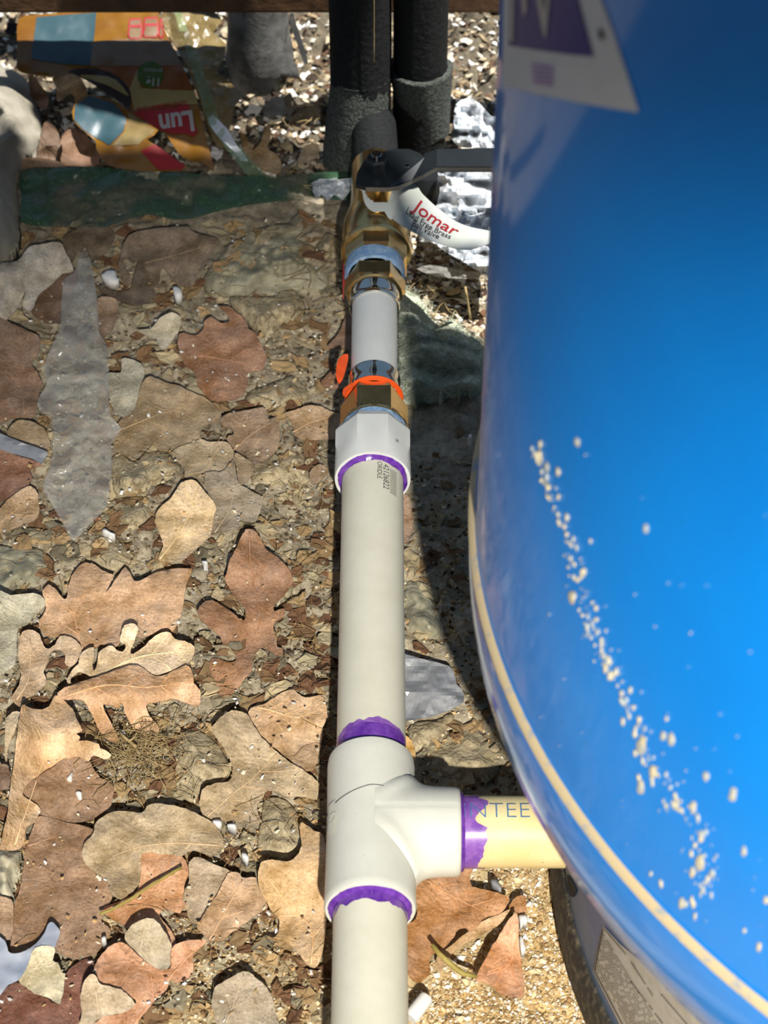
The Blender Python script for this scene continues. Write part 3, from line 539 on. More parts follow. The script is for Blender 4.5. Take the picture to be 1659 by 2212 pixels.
    bp = N.new('ShaderNodeBump'); bp.inputs['Strength'].default_value = 1; bp.inputs['Distance'].default_value = .0013; L.new(noi(420, 5), bp.inputs['Height']); L.new(bp.outputs[0], b.inputs['Normal'])
    me.materials.append(m)
    tag(o, 'sandy soil ground under the leaves and pipes', kind='structure')
    # the yard around it, a little lower, so that the ground goes on outside the frame
    q = mesh('yard', [(-4, -3, -.02), (5, -3, -.02), (5, 6, -.02), (-4, 6, -.02)], [(0, 1, 2, 3)], m); tag(q, 'bare soil yard around the pipe run', kind='structure')
    return X, Y, Z
GX, GY, GZ = make_ground()
def gz(x, y):
    i = int(round((y-.40)/.0019)); j = int(round((x+.36)/.0019))
    return GZ[min(max(i, 0), GZ.shape[0]-1), min(max(j, 0), GZ.shape[1]-1)]

# timber rail across the back; added unseen slab blocks sun on the near ground
def boxv(x0, x1, y0, y1, z0, z1):
    V = [(x, y, z) for z in (z0, z1) for y in (y0, y1) for x in (x0, x1)]
    return V, [(0, 2, 3, 1), (4, 5, 7, 6), (0, 1, 5, 4), (2, 6, 7, 3), (0, 4, 6, 2), (1, 3, 7, 5)]
YB = 1.222; zb = (lambda p: p)(0)
d30 = ray(829.5, 31); tb = YB/d30.y; zb = H+d30.z*tb
V, F = boxv(-.6, .9, YB, YB+.019, zb, zb+.09); beam = mesh('timber_rail', V, F, M['wood']); bv = beam.modifiers.new('bevel', 'BEVEL'); bv.width = .003; bv.segments = 2
tag(beam, 'dim brown timber rail crossing behind the black pipes at the top', 'rail')
pl_ = [(-2.2, -1.4), (2.4, -1.4), (2.4, .80), (.635, .80), (.55, .995), (-2.2, .998)]; nd = len(pl_)   # edge notched to let sun reach the bag and tag
V = [(x, y, 1.75) for x, y in pl_]+[(x, y, 1.79) for x, y in pl_]; F = [tuple(reversed(range(nd))), tuple(range(nd, 2*nd))]+[(i, (i+1) % nd, (i+1) % nd+nd, i+nd) for i in range(nd)]
blocker = mesh('sun_blocker', V, F, M['wood']); tag(blocker, 'unseen slab added overhead to keep sun off the near ground', kind='structure')
for s in ((-2.1, -1.3), (2.3, -1.3), (-2.1, .9), (2.3, .70)):
    V, F = boxv(s[0]-.05, s[0]+.05, s[1]-.05, s[1]+.05, -.02, 1.75); p = mesh('blocker_post', V, F, M['wood'], blocker)  # posts added to carry the unseen sun blocker

# ------------------------------------------------------------------ pipe run
XP = -.0062
KT = H/.820                       # tank measured with the camera .820 m above the ground
TX, TY, RS = .3386*KT, .5733*KT, .2555*KT
AX = Vector((0, 1, 0))
def ring_jit(seed, amp): return lambda k, a: amp*(noise.noise(Vector((math.cos(a)*2.2+seed, math.sin(a)*2.2, k*5.0)))+.5*noise.noise(Vector((math.cos(a)*7+seed, math.sin(a)*7, k*3.0))))
RP = .0167
def O(py): return Vector((XP, ysta(py), ZP))
yT0, yT1 = ysta(1966), ysta(1646); yBr = ysta(1797)
# text helper: font outline to flat triangles, then mapped by a function
def text_mesh(name, txt, size, mapf, m, parent, ext=0, shear=0, bold=0.0):
    cu = bpy.data.curves.new('t', 'FONT'); cu.body = txt; cu.size = size; cu.resolution_u = 3; cu.shear = shear; cu.offset = bold
    cu.align_x = 'LEFT'; cu.align_y = 'BOTTOM_BASELINE'
    t = bpy.data.objects.new('t', cu); C.objects.link(t); dg = bpy.context.evaluated_depsgraph_get()
    me = bpy.data.meshes.new_from_object(t.evaluated_get(dg)); bpy.data.objects.remove(t); bpy.data.curves.remove(cu)
    bm = bmesh.new(); bm.from_mesh(me); bmesh.ops.triangulate(bm, faces=bm.faces[:])
    bmesh.ops.subdivide_edges(bm, edges=[e for e in bm.edges if e.calc_length() > size*.3], cuts=1)
    V = [mapf(v.co.x, v.co.y) for v in bm.verts]; F = [tuple(v.index for v in f.verts) for f in bm.faces]; bm.free(); bpy.data.meshes.remove(me)
    o = mesh(name, V, F, m); return child(o, parent)
def on_run(yc, ang, flipx=1, r=RP+.00022):
    """map text coords onto the run pipe: x along -Y (toward the viewer), y across"""
    def f(x, y):
        a = ang+y/r
        return Vector((XP+r*math.sin(a), yc-x, ZP+r*math.cos(a)))
    return f

near = empty('pvc_pipe', (XP, ysta(2100), 0), 'ivory plastic pipe leaving the tee toward the bottom edge', 'pipe')
lathe('pipe_wall', [(RP-.003, -.30), (RP, -.30), (RP, .0)], (XP, yT0+.004, ZP), AX, M['pvc_run'], near, 96)
lathe('primer_band', [(RP+.0002, -.0045), (RP+.0002, .001)], (XP, yT0, ZP), AX, M['purple'], near, 96, jit=lambda k, a: (0 if k else -.0015)+ring_jit(2, .0022)(k, a)*(1-k))
mid = empty('pvc_pipe', (XP, ysta(1350), 0), 'long ivory plastic pipe between the tee and the grey threaded adapter', 'pipe')
yA0, yA1 = ysta(1036), ysta(940)
lathe('pipe_wall', [(RP, 0), (RP, yA0-yT1+.008)], (XP, yT1-.004, ZP), AX, M['pvc_run'], mid, 96)
lathe('primer_band', [(RP+.0002, -.001), (RP+.0002, .011)], (XP, yT1, ZP), AX, M['purple'], mid, 96, jit=lambda k, a: k*(.0045*(math.sin(a+.25)-1)+ring_jit(5, .0012)(1, a)))
lathe('primer_stain', [(RP+.0001, 0), (RP+.0001, .014)], (XP, yT1, ZP), AX, M['purple_pale'], mid, 96, jit=lambda k, a: k*(.0050*(math.sin(a+.1)-1)+ring_jit(9, .0020)(1, a)))
lathe('primer_band', [(RP+.0002, -.0012), (RP+.0002, .002)], (XP, yA0, ZP), AX, M['purple'], mid, 96, jit=lambda k, a: (1-k)*(-.0008+ring_jit(4, .0016)(0, a)))
sz = .0042
ytop = lambda py: at(829.5, py, ZP+RP).y
y_txt = ysta(972)
text_mesh('printed_text', '42126822', sz*1.15, on_run(ytop(990)-.0030, .36), M['ink'], mid)
text_mesh('printed_text', 'ORIDLE', sz*.92, on_run(ytop(988)-.0030, .16), M['ink'], mid)
text_mesh('printed_text', '||||||||||||||', sz*1.25, on_run(ytop(1004), .66), M['ink'], mid)

# tee
tee = empty('pipe_tee', (XP, yBr, 0), 'ivory plastic tee fitting joining the run to the branch pipe', 'pipe fitting')
RT = .0209
prof = [(RP+.0006, .006), (RP+.0006, 0), (RT-.0006, 0), (RT, .0012)]
n = 26; Lt = yT1-yT0
for k in range(1, n): prof.append((RT-.0004*math.sin(math.pi*k/n), .0012+(Lt-.0024)*k/n))
prof += [(RT-.0004, Lt-.001), (RT-.0016, Lt), (RP+.0004, Lt), (RP+.0004, Lt-.006)]
lathe('tee_body', prof, (XP, yT0, ZP), AX, M['pvc'], tee, 96)
xb1 = at(991, 1795, ZP).x - XP
RB = .0207
def branch_r(s, a):
    """socket radius: fillet where it leaves the run, none over the top"""
    ca = abs(math.cos(a)); return RB+.0075*math.exp(-max(0, s-RT*ca)/.0045)*ca**1.6
V, F = [], []; nsb = 96; ss = list(np.linspace(.002, xb1, 24))
for s in ss:
    for i in range(nsb):
        a = 2*math.pi*i/nsb; r = branch_r(s, a) if s < xb1-.0005 else RB-.0004
        V.append((XP+s, yBr+r*math.cos(a), ZP+(r if abs(math.cos(a)) > .05 else RB-.0003)*math.sin(a)))
for rr, s in ((RB-.0012, xb1+.0006), (RP+.0005, xb1+.0006), (RP+.0005, xb1-.006)):
    for i in range(nsb): a = 2*math.pi*i/nsb; V.append((XP+s, yBr+rr*math.cos(a), ZP+rr*math.sin(a)))
for k in range(len(ss)+2):
    for i in range(nsb): F.append((k*nsb+i, k*nsb+(i+1) % nsb, (k+1)*nsb+(i+1) % nsb, (k+1)*nsb+i))
bs_ = mesh('branch_socket', V, F, M['pvc'], None, True); bs_.data.set_sharp_from_angle(angle=math.radians(40)); child(bs_, tee)
# mould seam and the raised plate with the letter D on the left flank
seam = [Vector((XP+(RT+.00002)*math.sin(a), yBr+.0115-.006*abs(math.sin(a))*(1 if a < 0 else 0), ZP+(RT+.00002)*math.cos(a))) for a in np.linspace(-1.35, .35, 24)]
seam += [Vector((XP+s, yBr+.0115-.0012*(s-.006)/.03, ZP+math.sqrt(RB**2-.0112**2)+.0001)) for s in np.linspace(.014, xb1-.001, 8)]
tubes('mould_seam', [(seam, .00016)], M['ink'], tee, 5)
def tee_map(yc, ang, r=RT+.0002):
    return lambda x, y: Vector((XP+r*math.sin(ang+x/r), yc+y, ZP+r*math.cos(ang+x/r)))
pl = [(0, 0), (.006, 0), (.006, .014), (0, .014)]
plv = []; fn = tee_map(yBr-.0085, -1.18, RT+.0003)
for i in range(7):
    for j in range(2): plv.append(fn(.0062*i/6, .017*j))
child(mesh('mark_plate', plv, [(2*i, 2*i+2, 2*i+3, 2*i+1) for i in range(6)], M['pvc'], None, True), tee)
text_mesh('raised_letter', 'D', .0085, tee_map(yBr-.004, -1.10, RT+.0007), M['pvc'], tee)
lathe('glue_ring', [(RP+.0001, -.0016), (RP+.0016, -.0012), (RP+.0026, .0002), (RP+.0012, .001)], (XP, yT0, ZP), AX, M['purple'], tee, 96, jit=ring_jit(7, .0011))
lathe('glue_ring', [(RP+.0001, .0016), (RP+.0012, .0012), (RP+.0014, -.0002)], (XP, yT1, ZP), AX, M['purple'], tee, 96, jit=ring_jit(8, .0003))
lathe('glue_ring', [(RP+.0001, .0024), (RP+.0015, .0018), (RP+.0024, .0004), (RP+.0012, -.001)], (XP+xb1, yBr, ZP), (1, 0, 0), M['purple'], tee, 96, jit=ring_jit(11, .0005))
# branch pipe under the tank
br = empty('pvc_pipe', (XP+.1, yBr, 0), 'yellowed branch pipe with blue lettering running under the blue tank', 'pipe')
lathe('pipe_wall', [(RP, -.008), (RP, TX-math.sqrt(RS**2-(yBr-TY)**2)-.0012-XP-xb1)], (XP+xb1, yBr, ZP), (1, 0, 0), M['pvc_old'], br, 96)
lathe('primer_band', [(RP+.0002, 0), (RP+.0002, .0105)], (XP+xb1, yBr, ZP), (1, 0, 0), M['purple_pale'], br, 96, jit=lambda k, a: k*ring_jit(3, .004)(1, a))
def on_branch(x0, ang, r=RP+.0002):
    return lambda x, y: Vector((x0+x, yBr+r*math.sin(ang+y/r), ZP+r*math.cos(ang+y/r)))
text_mesh('printed_text', 'INTEE', .0122, on_branch(XP+xb1+.0006, -.26, RP+.0007), M['blueink'], br, bold=-.00028)

# grey threaded adapter (octagon), brass hex, sleeves, nipple, brass hex, valve
ad = empty('threaded_adapter', (XP, ysta(980), 0), 'grey eight sided threaded plastic adapter with purple glue', 'pipe fitting')
La = yA1-yA0; ro = .0213
V, Fq = [], []
prof = [(RP+.0006, .006, 0), (RP+.0006, 0, 0), (.0206, 0, 0), (.0209, .0015, 0), (.0209, La*.36, .12), (ro, La*.52, 1), (ro, La-.005, 1), (ro-.0022, La, 1), (.012, La, 1)]
ns = 64
for r, s, oc in prof:
    for i in range(ns):
        a = 2*math.pi*i/ns; q = ((a+math.pi/8) % (math.pi/4))-math.pi/8
        rr = r*((1-oc)+oc*.965/ max(math.cos(q), .2))
        V.append((XP+rr*math.cos(a), yA0+s, ZP+rr*math.sin(a)))
for k in range(len(prof)-1):
    for i in range(ns): Fq.append((k*ns+i, k*ns+(i+1) % ns, (k+1)*ns+(i+1) % ns, (k+1)*ns+i))
ab = mesh('adapter_body', V, [tuple(reversed(f)) for f in Fq], M['nip'], None, True); ab.data.set_sharp_from_angle(angle=math.radians(18)); child(ab, ad)
lathe('glue_ring', [(RP+.0001, -.002), (RP+.0014, -.0014), (RP+.0026, .0002), (RP+.0012, .001)], (XP, yA0, ZP), AX, M['purple'], ad, 96, jit=ring_jit(17, .0013))
text_mesh('moulded_text', 'III', .003, on_run(ytop(950), .62, r=.0217), M['ink'], ad)

XV = XP+.0006
def HX(py): return ysta(py)
lowf = empty('press_adapter', (XV, ysta(860), 0), 'brass press adapter with a polished sleeve and an orange ring', 'pipe fitting')
y0, y1, y2 = yA1-.001, ysta(860), ysta(820)
lathe('sealant_ring', [(.0170, -.0005), (.0184, .0006), (.0186, .0040), (.0176, .0052)], (XV, y0, ZP), AX, M['sealant'], lowf, 48, jit=ring_jit(21, .0008))
lathe('brass_hex', [(.012, .003), (.0172, .003), (.0190, .0055), (.0190, y1-y0-.0075), (.0172, y1-y0-.0035), (.0155, y1-y0-.0002)], (XV, y0, ZP), AX, M['brass'], lowf, 6, smooth=False, phase=0.0)
lathe('brass_collar', [(.0172, .0048), (.0186, .0052), (.0186, .0068), (.0172, .0074)], (XV, y0, ZP), AX, M['brass'], lowf, 64)
lathe('orange_ring', [(.0140, -.0006), (.0163, -.0004), (.0167, .0002), (.0163, .0010), (.0146, .0012)], (XV, y1, ZP), AX, M['orange'], lowf, 64)
lathe('press_sleeve', [(.0147, .001), (.0150, .002), (.0152, .005), (.0150, .0075), (.0146, y2-y1-.002), (.0150, y2-y1-.001), (.0148, y2-y1), (.0133, y2-y1)], (XV, y1, ZP), AX, M['steel'], lowf, 64)
text_mesh('stamped_text', 'C.P. Code 741', .0028, lambda x, y: Vector((XV-.0102+x, y0+.0075+y, ZP+.0190*math.cos(math.pi/6)+.00022)), M['black'], lowf)
tabp = cv('X', [(727, 792), (731, 776), (742, 766), (752, 766), (750, 785), (744, 808), (738, 822), (731, 826), (726, 812)])
child(slab('orange_tab', tabp, lambda x, y: at(x, y, ZP+.004+.002*nz(x*.05, y*.05)), .0012, M['orange'], step=8), lowf)
tabp2 = cv('X', [(740, 850), (742, 840), (752, 832), (764, 826), (764, 834), (752, 842), (744, 854)])
child(slab('orange_tab_end', tabp2, lambda x, y: at(x, y, ZP+.0135), .0012, M['orange'], step=8), lowf)

y3 = ysta(668)
nip = lathe('grey_nipple', [(.0115, -.006), (.01345, -.006), (.01345, y3-y2+.006), (.0115, y3-y2+.006)], (XV, y2, ZP), AX, M['nip'], None, 96)
recenter(nip, (XV, (y2+y3)/2, ZP)); tag(nip, 'short light grey pipe nipple between the two polished sleeves', 'pipe')

upf = empty('press_adapter', (XV, ysta(620), 0), 'gold brass adapter with a polished sleeve below the ball valve', 'pipe fitting')
y4, y5, y6 = ysta(638), ysta(620), ysta(602)
lathe('press_sleeve', [(.0134, 0), (.0146, 0), (.0152, .0012), (.0147, .0026), (.0150, .005), (.0154, .007), (.0152, y4-y3)], (XV, y3, ZP), AX, M['steel'], upf, 64)
lathe('brass_hex', [(.0146, -.0008), (.0170, 0), (.0186, .0022), (.0186, y6-y4-.003), (.0168, y6-y4)], (XV, y4, ZP), AX, M['brass'], upf, 6, smooth=False, phase=0.0)
lathe('brass_collar', [(.0150, -.001), (.0166, -.0003), (.0166, .0016), (.015, .002)], (XV, y4, ZP), AX, M['brass'], upf, 64)
lathe('sealant_ring', [(.0166, 0), (.0182, .0010), (.0186, .0060), (.0182, ysta(576)-y6)], (XV, y6-.0012, ZP), AX, M['sealant'], upf, 48, jit=ring_jit(31, .0010))
tk = tubes('red_thread', [([Vector((XV-.0185, ysta(604), ZP+.004)), Vector((XV-.0192, ysta(570), ZP+.003)), Vector((XV-.0188, ysta(640), ZP-.002))], .0004)], M['red'], upf, 5)

valve = empty('ball_valve', (XV, ysta(480), 0), 'brass ball valve with a black lever handle under the black pipes', 'valve')
y7, y8 = ysta(547), ysta(405)
XW = XV+.0008
lathe('valve_end', [(.016, -.001), (.0182, -.001), (.0202, .0015), (.0202, y7-ysta(577)-.001), (.0182, y7-ysta(577))], (XW, ysta(577), ZP), AX, M['brass'], valve, 8, smooth=False, phase=math.pi/8)
lathe('valve_flange', [(.0188, -.001), (.0212, 0), (.0218, .0012), (.0218, .0034), (.0206, .0046), (.0190, .005)], (XW, y7-.001, ZP), AX, M['brass'], valve, 64)
lathe('valve_body', [(.0196, 0), (.0206, .006), (.0212, .014), (.0206, .024), (.0188, .033), (.0168, .042), (.0160, .055), (.0160, .085)], (XW, y7+.003, ZP), AX, M['brass'], valve, 64)
ys_ = at(822, 385, ZP+.030).y; zs = ZP+.027
lathe('stem_collar', [(.0125, -.014), (.0125, .004), (.0108, .0055), (.0080, .0062)], (XW+.0008, ys_, zs), (0, 0, 1), M['brass'], valve, 40)
zh = zs+.0075
# lever: hub plate, ramp and bar (one bent plate) with a paler cut edge
def plate(name, poly, zfun, th, m, parent):
    P = [(x, y) for x, y in poly]; n = len(P); V = [at(x, y, zfun(x)) for x, y in P]
    V += [v-Vector((0, 0, th)) for v in V[:n]]
    F = [tuple(range(n)), tuple(reversed(range(n, 2*n)))]+[(i, i+n, (i+1) % n+n, (i+1) % n) for i in range(n)]
    if (V[1]-V[0]).cross(V[2]-V[1]).z < 0: F = [tuple(reversed(f)) for f in F]
    o = mesh(name, V, F, m); return child(o, parent)
zl = lambda x: zh+.0010+(0 if x < 905 else min(1, (x-905)/22)*.0085)
hub = [(768, 398), (772, 372), (788, 345), (815, 330), (850, 322), (885, 322), (905, 330), (917, 340), (917, 374), (890, 388), (862, 401), (838, 405), (790, 404)]
plate('lever_hub', hub, zl, .0028, M['lever'], valve)
ramp_ = [(916, 332), (944, 322), (944, 360), (916, 376)]
plate('lever_ramp', ramp_, zl, .0028, M['lever'], valve)
plate('lever_bar', [(943, 322), (1150, 318), (1150, 360), (943, 360)], lambda x: zh+.0095, .0040, M['lever'], valve)
def edge_strip(name, pts, zf, h, m):
    V = [];
    for x, y in pts: p = at(x, y, zf(x)); V += [p+Vector((0, -.0002, 0)), p+Vector((0, -.0002, -h))]
    return child(mesh(name, V, [(2*i, 2*i+1, 2*i+3, 2*i+2) for i in range(len(pts)-1)], m), valve)
edge_strip('lever_edge', [(790, 404), (838, 405), (862, 401), (890, 388), (917, 375), (943, 361), (1150, 361)], zl, .0030, M['lever_edge'])
lathe('lever_nut', [(.0075, 0), (.0075, .006), (.0062, .0072), (.0, .0072)], (XW+.0002, ys_+.004, zh+.001), (0, 0, 1), M['lever'], valve, 6, smooth=False, phase=.3)
lathe('stem_tip', [(.0036, .007), (.0036, .0095), (.0030, .0102), (0, .0102)], (XW+.0002, ys_+.004, zh+.001), (0, 0, 1), M['chrome'], valve, 24)
lathe('stop_pin', [(.0022, 0), (.0022, .0022), (.0012, .003), (0, .003)], at(880, 366, zh+.001), (0, 0, 1), M['chrome'], valve, 16)

# paper tag on the stem
tagp = empty('valve_tag', at(900, 470, 0.02), 'white paper valve tag with red and black print curling toward the tank', 'tag')
top_e = spline([(850, 405), (893, 395), (912, 418), (935, 440), (960, 460), (985, 478), (1015, 490), (1050, 497), (1085, 503)], 4, closed=False)
bot_e = spline([(830, 455), (855, 478), (880, 494), (905, 508), (930, 519), (960, 530), (990, 538), (1025, 537), (1085, 515)], 4, closed=False)
def tag_pt(s, t, off=0.0):
    n = len(top_e)-1; f = s*n; i = min(int(f), n-1); f -= i
    a = [top_e[i][q]*(1-f)+top_e[i+1][q]*f for q in (0, 1)]; b = [bot_e[i][q]*(1-f)+bot_e[i+1][q]*f for q in (0, 1)]
    x, y = a[0]*(1-t)+b[0]*t, a[1]*(1-t)+b[1]*t
    z = zh-.004-.010*s+.016*s*s-.010*t*(1-s*.5)
    p = at(x, y, z); return p+off*(Vector((0, 0, H))-p).normalized()
ns_, nt_ = 40, 8
V = [tag_pt(i/ns_, j/nt_) for i in range(ns_+1) for j in range(nt_+1)]; nv = len(V)
V += [v+Vector((0, .0002, -.0004)) for v in V]
F = []
for i in range(ns_):
    for j in range(nt_):
        a = i*(nt_+1)+j; F += [(a, a+1, a+nt_+2, a+nt_+1), (a+nv+nt_+1, a+nv+nt_+2, a+nv+1, a+nv)]
child(mesh('tag_paper', V, F, M['tag'], None, True), tagp)
ringp = cv('X', [(782, 412), (777, 404), (850, 402), (862, 410), (850, 470), (838, 470), (830, 456), (810, 458), (796, 450), (787, 436)])
hole = cv('X', [(788, 412), (845, 412), (853, 425), (846, 436), (830, 438), (806, 436), (795, 428)])
child(slab('tag_collar', ringp, lambda x, y: at(x, y, zh-.0045-.0005*(y-405)*.3), .0004, M['tag'], step=5, sub=2, holes=[hole]), tagp)
def tag_text(s, t, scale_s, scale_t): return lambda x, y: tag_pt(min(1, s+x*scale_s), t-y*scale_t, .0003)
text_mesh('tag_brand', 'Jomar', 1, tag_text(.225, .50, .185, .50), M['red'], tagp, shear=.2, bold=.012)
text_mesh('tag_text', 'Lead Free Brass', 1, tag_text(.17, .70, .074, .25), M['black'], tagp, bold=.006)
text_mesh('tag_text', 'Ball Valve', 1, tag_text(.27, .86, .074, .25), M['black'], tagp, bold=.006)
text_mesh('tag_text', '|| ||| ||||', 1, tag_text(.27, .955, .045, .13), M['black'], tagp)

# ------------------------------------------------------------------ blue pressure tank
tank = empty('pressure_tank', (TX, TY, 0), 'large blue steel pressure tank standing at the right', 'tank')
zb0, zlip = .238*KT, .198*KT
RBk = .3020*KT
lathe('tank_shell', [(RBk+.0012, zb0+.0025), (RBk, zb0+.006), (RBk, 1.25), (.285, 1.32), (.22, 1.38), (.1, 1.41), (0, 1.415)], (TX, TY, 0), (0, 0, 1), M['tank'], tank, 256)
lathe('seam_bead', [(RBk+.0008, zb0+.0032), (RBk+.0030, zb0+.0016), (RBk+.0036, zb0), (RBk+.0026, zb0-.0018), (RBk+.0010, zb0-.0026)], (TX, TY, 0), (0, 0, 1), M['bead_light'], tank, 256)
lathe('tank_skirt', [(RBk+.0016, zb0-.002), (RBk+.0030, zb0-.010), (RBk+.0026, zb0-.024), (RBk+.0008, zlip+.003), (RBk-.003, zlip-.003), (RBk-.012, zlip-.008), (.25, zlip-.02), (.12, zlip-.035), (0, zlip-.04)], (TX, TY, 0), (0, 0, 1), M['tank'], tank, 256)
stand = lathe('tank_stand', [(RS, .012), (RS, .192)], (TX, TY, 0), (0, 0, 1), M['stand'], tank, 192)
lathe('rubber_ring', [(.2525*KT, .0015), (.2590*KT, .0015), (.2600*KT, .006), (.2588*KT, .022), (.2570*KT, .0265), (.2550*KT, .0275)], (TX, TY, 0), (0, 0, 1), M['rubber'], tank, 192)
# sticker on the upper shell
def tk_pt(x, y, off): return at_cyl(x, y, TX, TY, RBk+off)
def sticker(name, poly, off, m, pt=tk_pt, step=16):
    P, T = fill2d(poly, step); V = [pt(p.x, p.y, off) for p in P]; F = []
    for t in T:
        a, b, c = (V[i] for i in t); cen = (a+b+c)/3
        F.append(tuple(t) if (b-a).cross(c-a).dot(Vector((cen.x-TX, cen.y-TY, 0))) > 0 else tuple(reversed(t)))
    return mesh(name, V, F, m, None, True)
def dens(poly, k=6): return [tuple(poly[i][q]+(poly[(i+1) % len(poly)][q]-poly[i][q])*s/k for q in (0, 1)) for i in range(len(poly)) for s in range(k)]
st = child(sticker('tank_sticker', dens([(1090, -120), (1245, -130), (1275, -60), (1303, 10), (1330, 85), (1356, 165), (1380, 243), (1320, 234), (1240, 220), (1160, 203), (1085, 183)]), .0004, M['label_white']), tank)
child(sticker('sticker_panel', dens([(1102, -110), (1225, -120), (1240, -40), (1253, 20), (1268, 75), (1281, 122), (1230, 118), (1160, 108), (1098, 98)]), .0008, M['label_purple']), tank)
for poly in ([(1148, -60), (1162, -60), (1180, 60), (1179, 86), (1172, 70)], [(1179, 86), (1172, 60), (1184, -60), (1192, -60)], [(1104, -60), (1112, -60), (1108, 90), (1100, 88)], [(1124, -40), (1134, -50), (1138, 20), (1130, 38)]):
    child(sticker('sticker_letter', dens(poly, 3), .0011, M['label_cream'], step=12), tank)
child(sticker('sticker_mark', dens([(1290, 62), (1300, 66), (1304, 88), (1294, 84)], 3), .0011, M['ink'], step=10), tank)
for i in range(5):
    y = 137+i*9.5; child(sticker('sticker_text_line', dens([(1146+i, y), (1193, y+6), (1194, y+11), (1147+i, y+5)], 3), .0008, M['purple_pale'], step=12), tank)
# dirt splashed on the shell
def splat_field():
    V, F = [], []; r2 = random.Random(5)
    path = spline([(1158, 975), (1172, 1020), (1205, 1100), (1232, 1180), (1252, 1270), (1285, 1370), (1320, 1440), (1345, 1500), (1378, 1570), (1400, 1640), (1450, 1720), (1500, 1790), (1530, 1880), (1500, 1960)], 6, closed=False)
    big = [(1246, 954, 8), (1381, 1040, 0), (1395, 1143, 7), (1205, 1020, 7), (1275, 1170, 5), (1440, 1553, 6), (1450, 1600, 10), (1385, 1612, 13), (1432, 1590, 9), (1410, 1668, 10), (1384, 1700, 11), (1525, 1678, 9), (1583, 1718, 13), (1515, 1805, 8), (1512, 1862, 13), (1495, 1884, 10), (1538, 1886, 9), (1428, 1909, 7), (1472, 1950, 11), (1483, 1978, 8), (1518, 1922, 6), (1606, 1840, 8), (1608, 2010, 6), (1655, 1945, 9), (1405, 1888, 6), (1537, 1934, 6), (1460, 1740, 9), (1498, 1746, 9), (1345, 1560, 7), (1640, 2045, 8), (1620, 2120, 9), (1638, 2165, 10), (1462, 1694, 4), (1300, 1832, 4), (1236, 1290, 12), (1165, 985, 10), (1180, 1010, 9)]
    items = [b for b in big if b[2]]
    for _ in range(300):
        t = r2.random(); x, y = path[min(int(t*len(path)), len(path)-1)]; sp = 10+26*t
        items.append((x+r2.gauss(0, sp*.55), y+r2.gauss(0, sp*.6), r2.choice([1.6, 2, 2.4, 3, 3.6, 5, 6]) ))
    for _ in range(60): items.append((r2.uniform(1150, 1655), r2.uniform(950, 2180), r2.choice([1.4, 1.8, 2.4])))
    for x, y, r in items:
        # keep clear of the lip: only where the shell itself is hit
        n = 9; b = len(V); st_ = r2.uniform(1.0, 1.9); cx_ = tk_pt(x, y, .0004)
        if cx_.z < zb0+.012: continue
        V.append(tk_pt(x, y, .0011))
        for i in range(n):
            a = 2*math.pi*i/n; k = r*(.7+.5*r2.random()); V.append(tk_pt(x+k*.75*math.cos(a), y+k*st_*math.sin(a), .0003))
        F += [(b, b+1+(i+1) % n, b+1+i) for i in range(n)]
    o = mesh('dirt_splashes', V, F, pm('dried_mud', srgb(206, 194, 162), srgb(150, 176, 196), rough=.9, scale=140, lo=.45, hi=.7), None, True)
    tag(o, kind='stuff'); return child(o, tank)
splat_field()
# label on the stand
def sd_pt(x, y, off): return at_cyl(x, y, TX, TY, RS+off)
child(sticker('stand_label', dens([(1303, 2000), (1340, 2040), (1400, 2090), (1470, 2150), (1560, 2230), (1580, 2290), (1400, 2300), (1345, 2225), (1312, 2160), (1281, 2098), (1292, 2048)]), .0004, M['label_grey'], sd_pt), tank)
def label_line(p, q, wd, name='label_line', gaps=0):
    (x0, y0), (x1, y1) = p, q; dl = math.hypot(x1-x0, y1-y0); nx_, ny_ = -(y1-y0)/dl*wd/2, (x1-x0)/dl*wd/2; V, F = [], []
    n = max(2, int(dl/7)); rr = random.Random(int(x0*7+y0)); on = True
    for i in range(n):
        if gaps and rr.random() < gaps: continue
        a, b = i/n, (i+(.82 if gaps else 1.0))/n; k = len(V)
        for t, s in ((a, 1), (b, 1), (b, -1), (a, -1)): V.append(sd_pt(x0+(x1-x0)*t+nx_*s, y0+(y1-y0)*t+ny_*s, .0008))
        F.append((k, k+1, k+2, k+3))
    if V: child(mesh(name, V, F, M['black']), tank)
label_line((1302, 2008), (1284, 2098), 2.6, 'label_border'); label_line((1284, 2098), (1345, 2215), 2.2, 'label_border'); label_line((1302, 2004), (1352, 2062), 1.6, 'label_border')
for i in range(12):
    t = i/11; p = (1286+15*(1-t)*1.0+t*1, 2096-86*t); p = (1287+(1303-1287)*t, 2092-(2092-2018)*t)
    q = (p[0]+118, p[1]+208-10*t); label_line(p, q, 1.4, 'label_text_line', .2)
for p, q in (((1363, 2078), (1410, 2152)), ((1428, 2148), (1490, 2220)), ((1362, 2120), (1432, 2212))): label_line(p, q, 2.0, 'label_text_line', .1)
slot = child(sticker('stand_slot', dens([(1224, 1888), (1232, 1896), (1244, 1918), (1245, 1926), (1238, 1938), (1231, 1936), (1227, 1915)], 2), .0005, M['hole'], sd_pt, 8), tank)

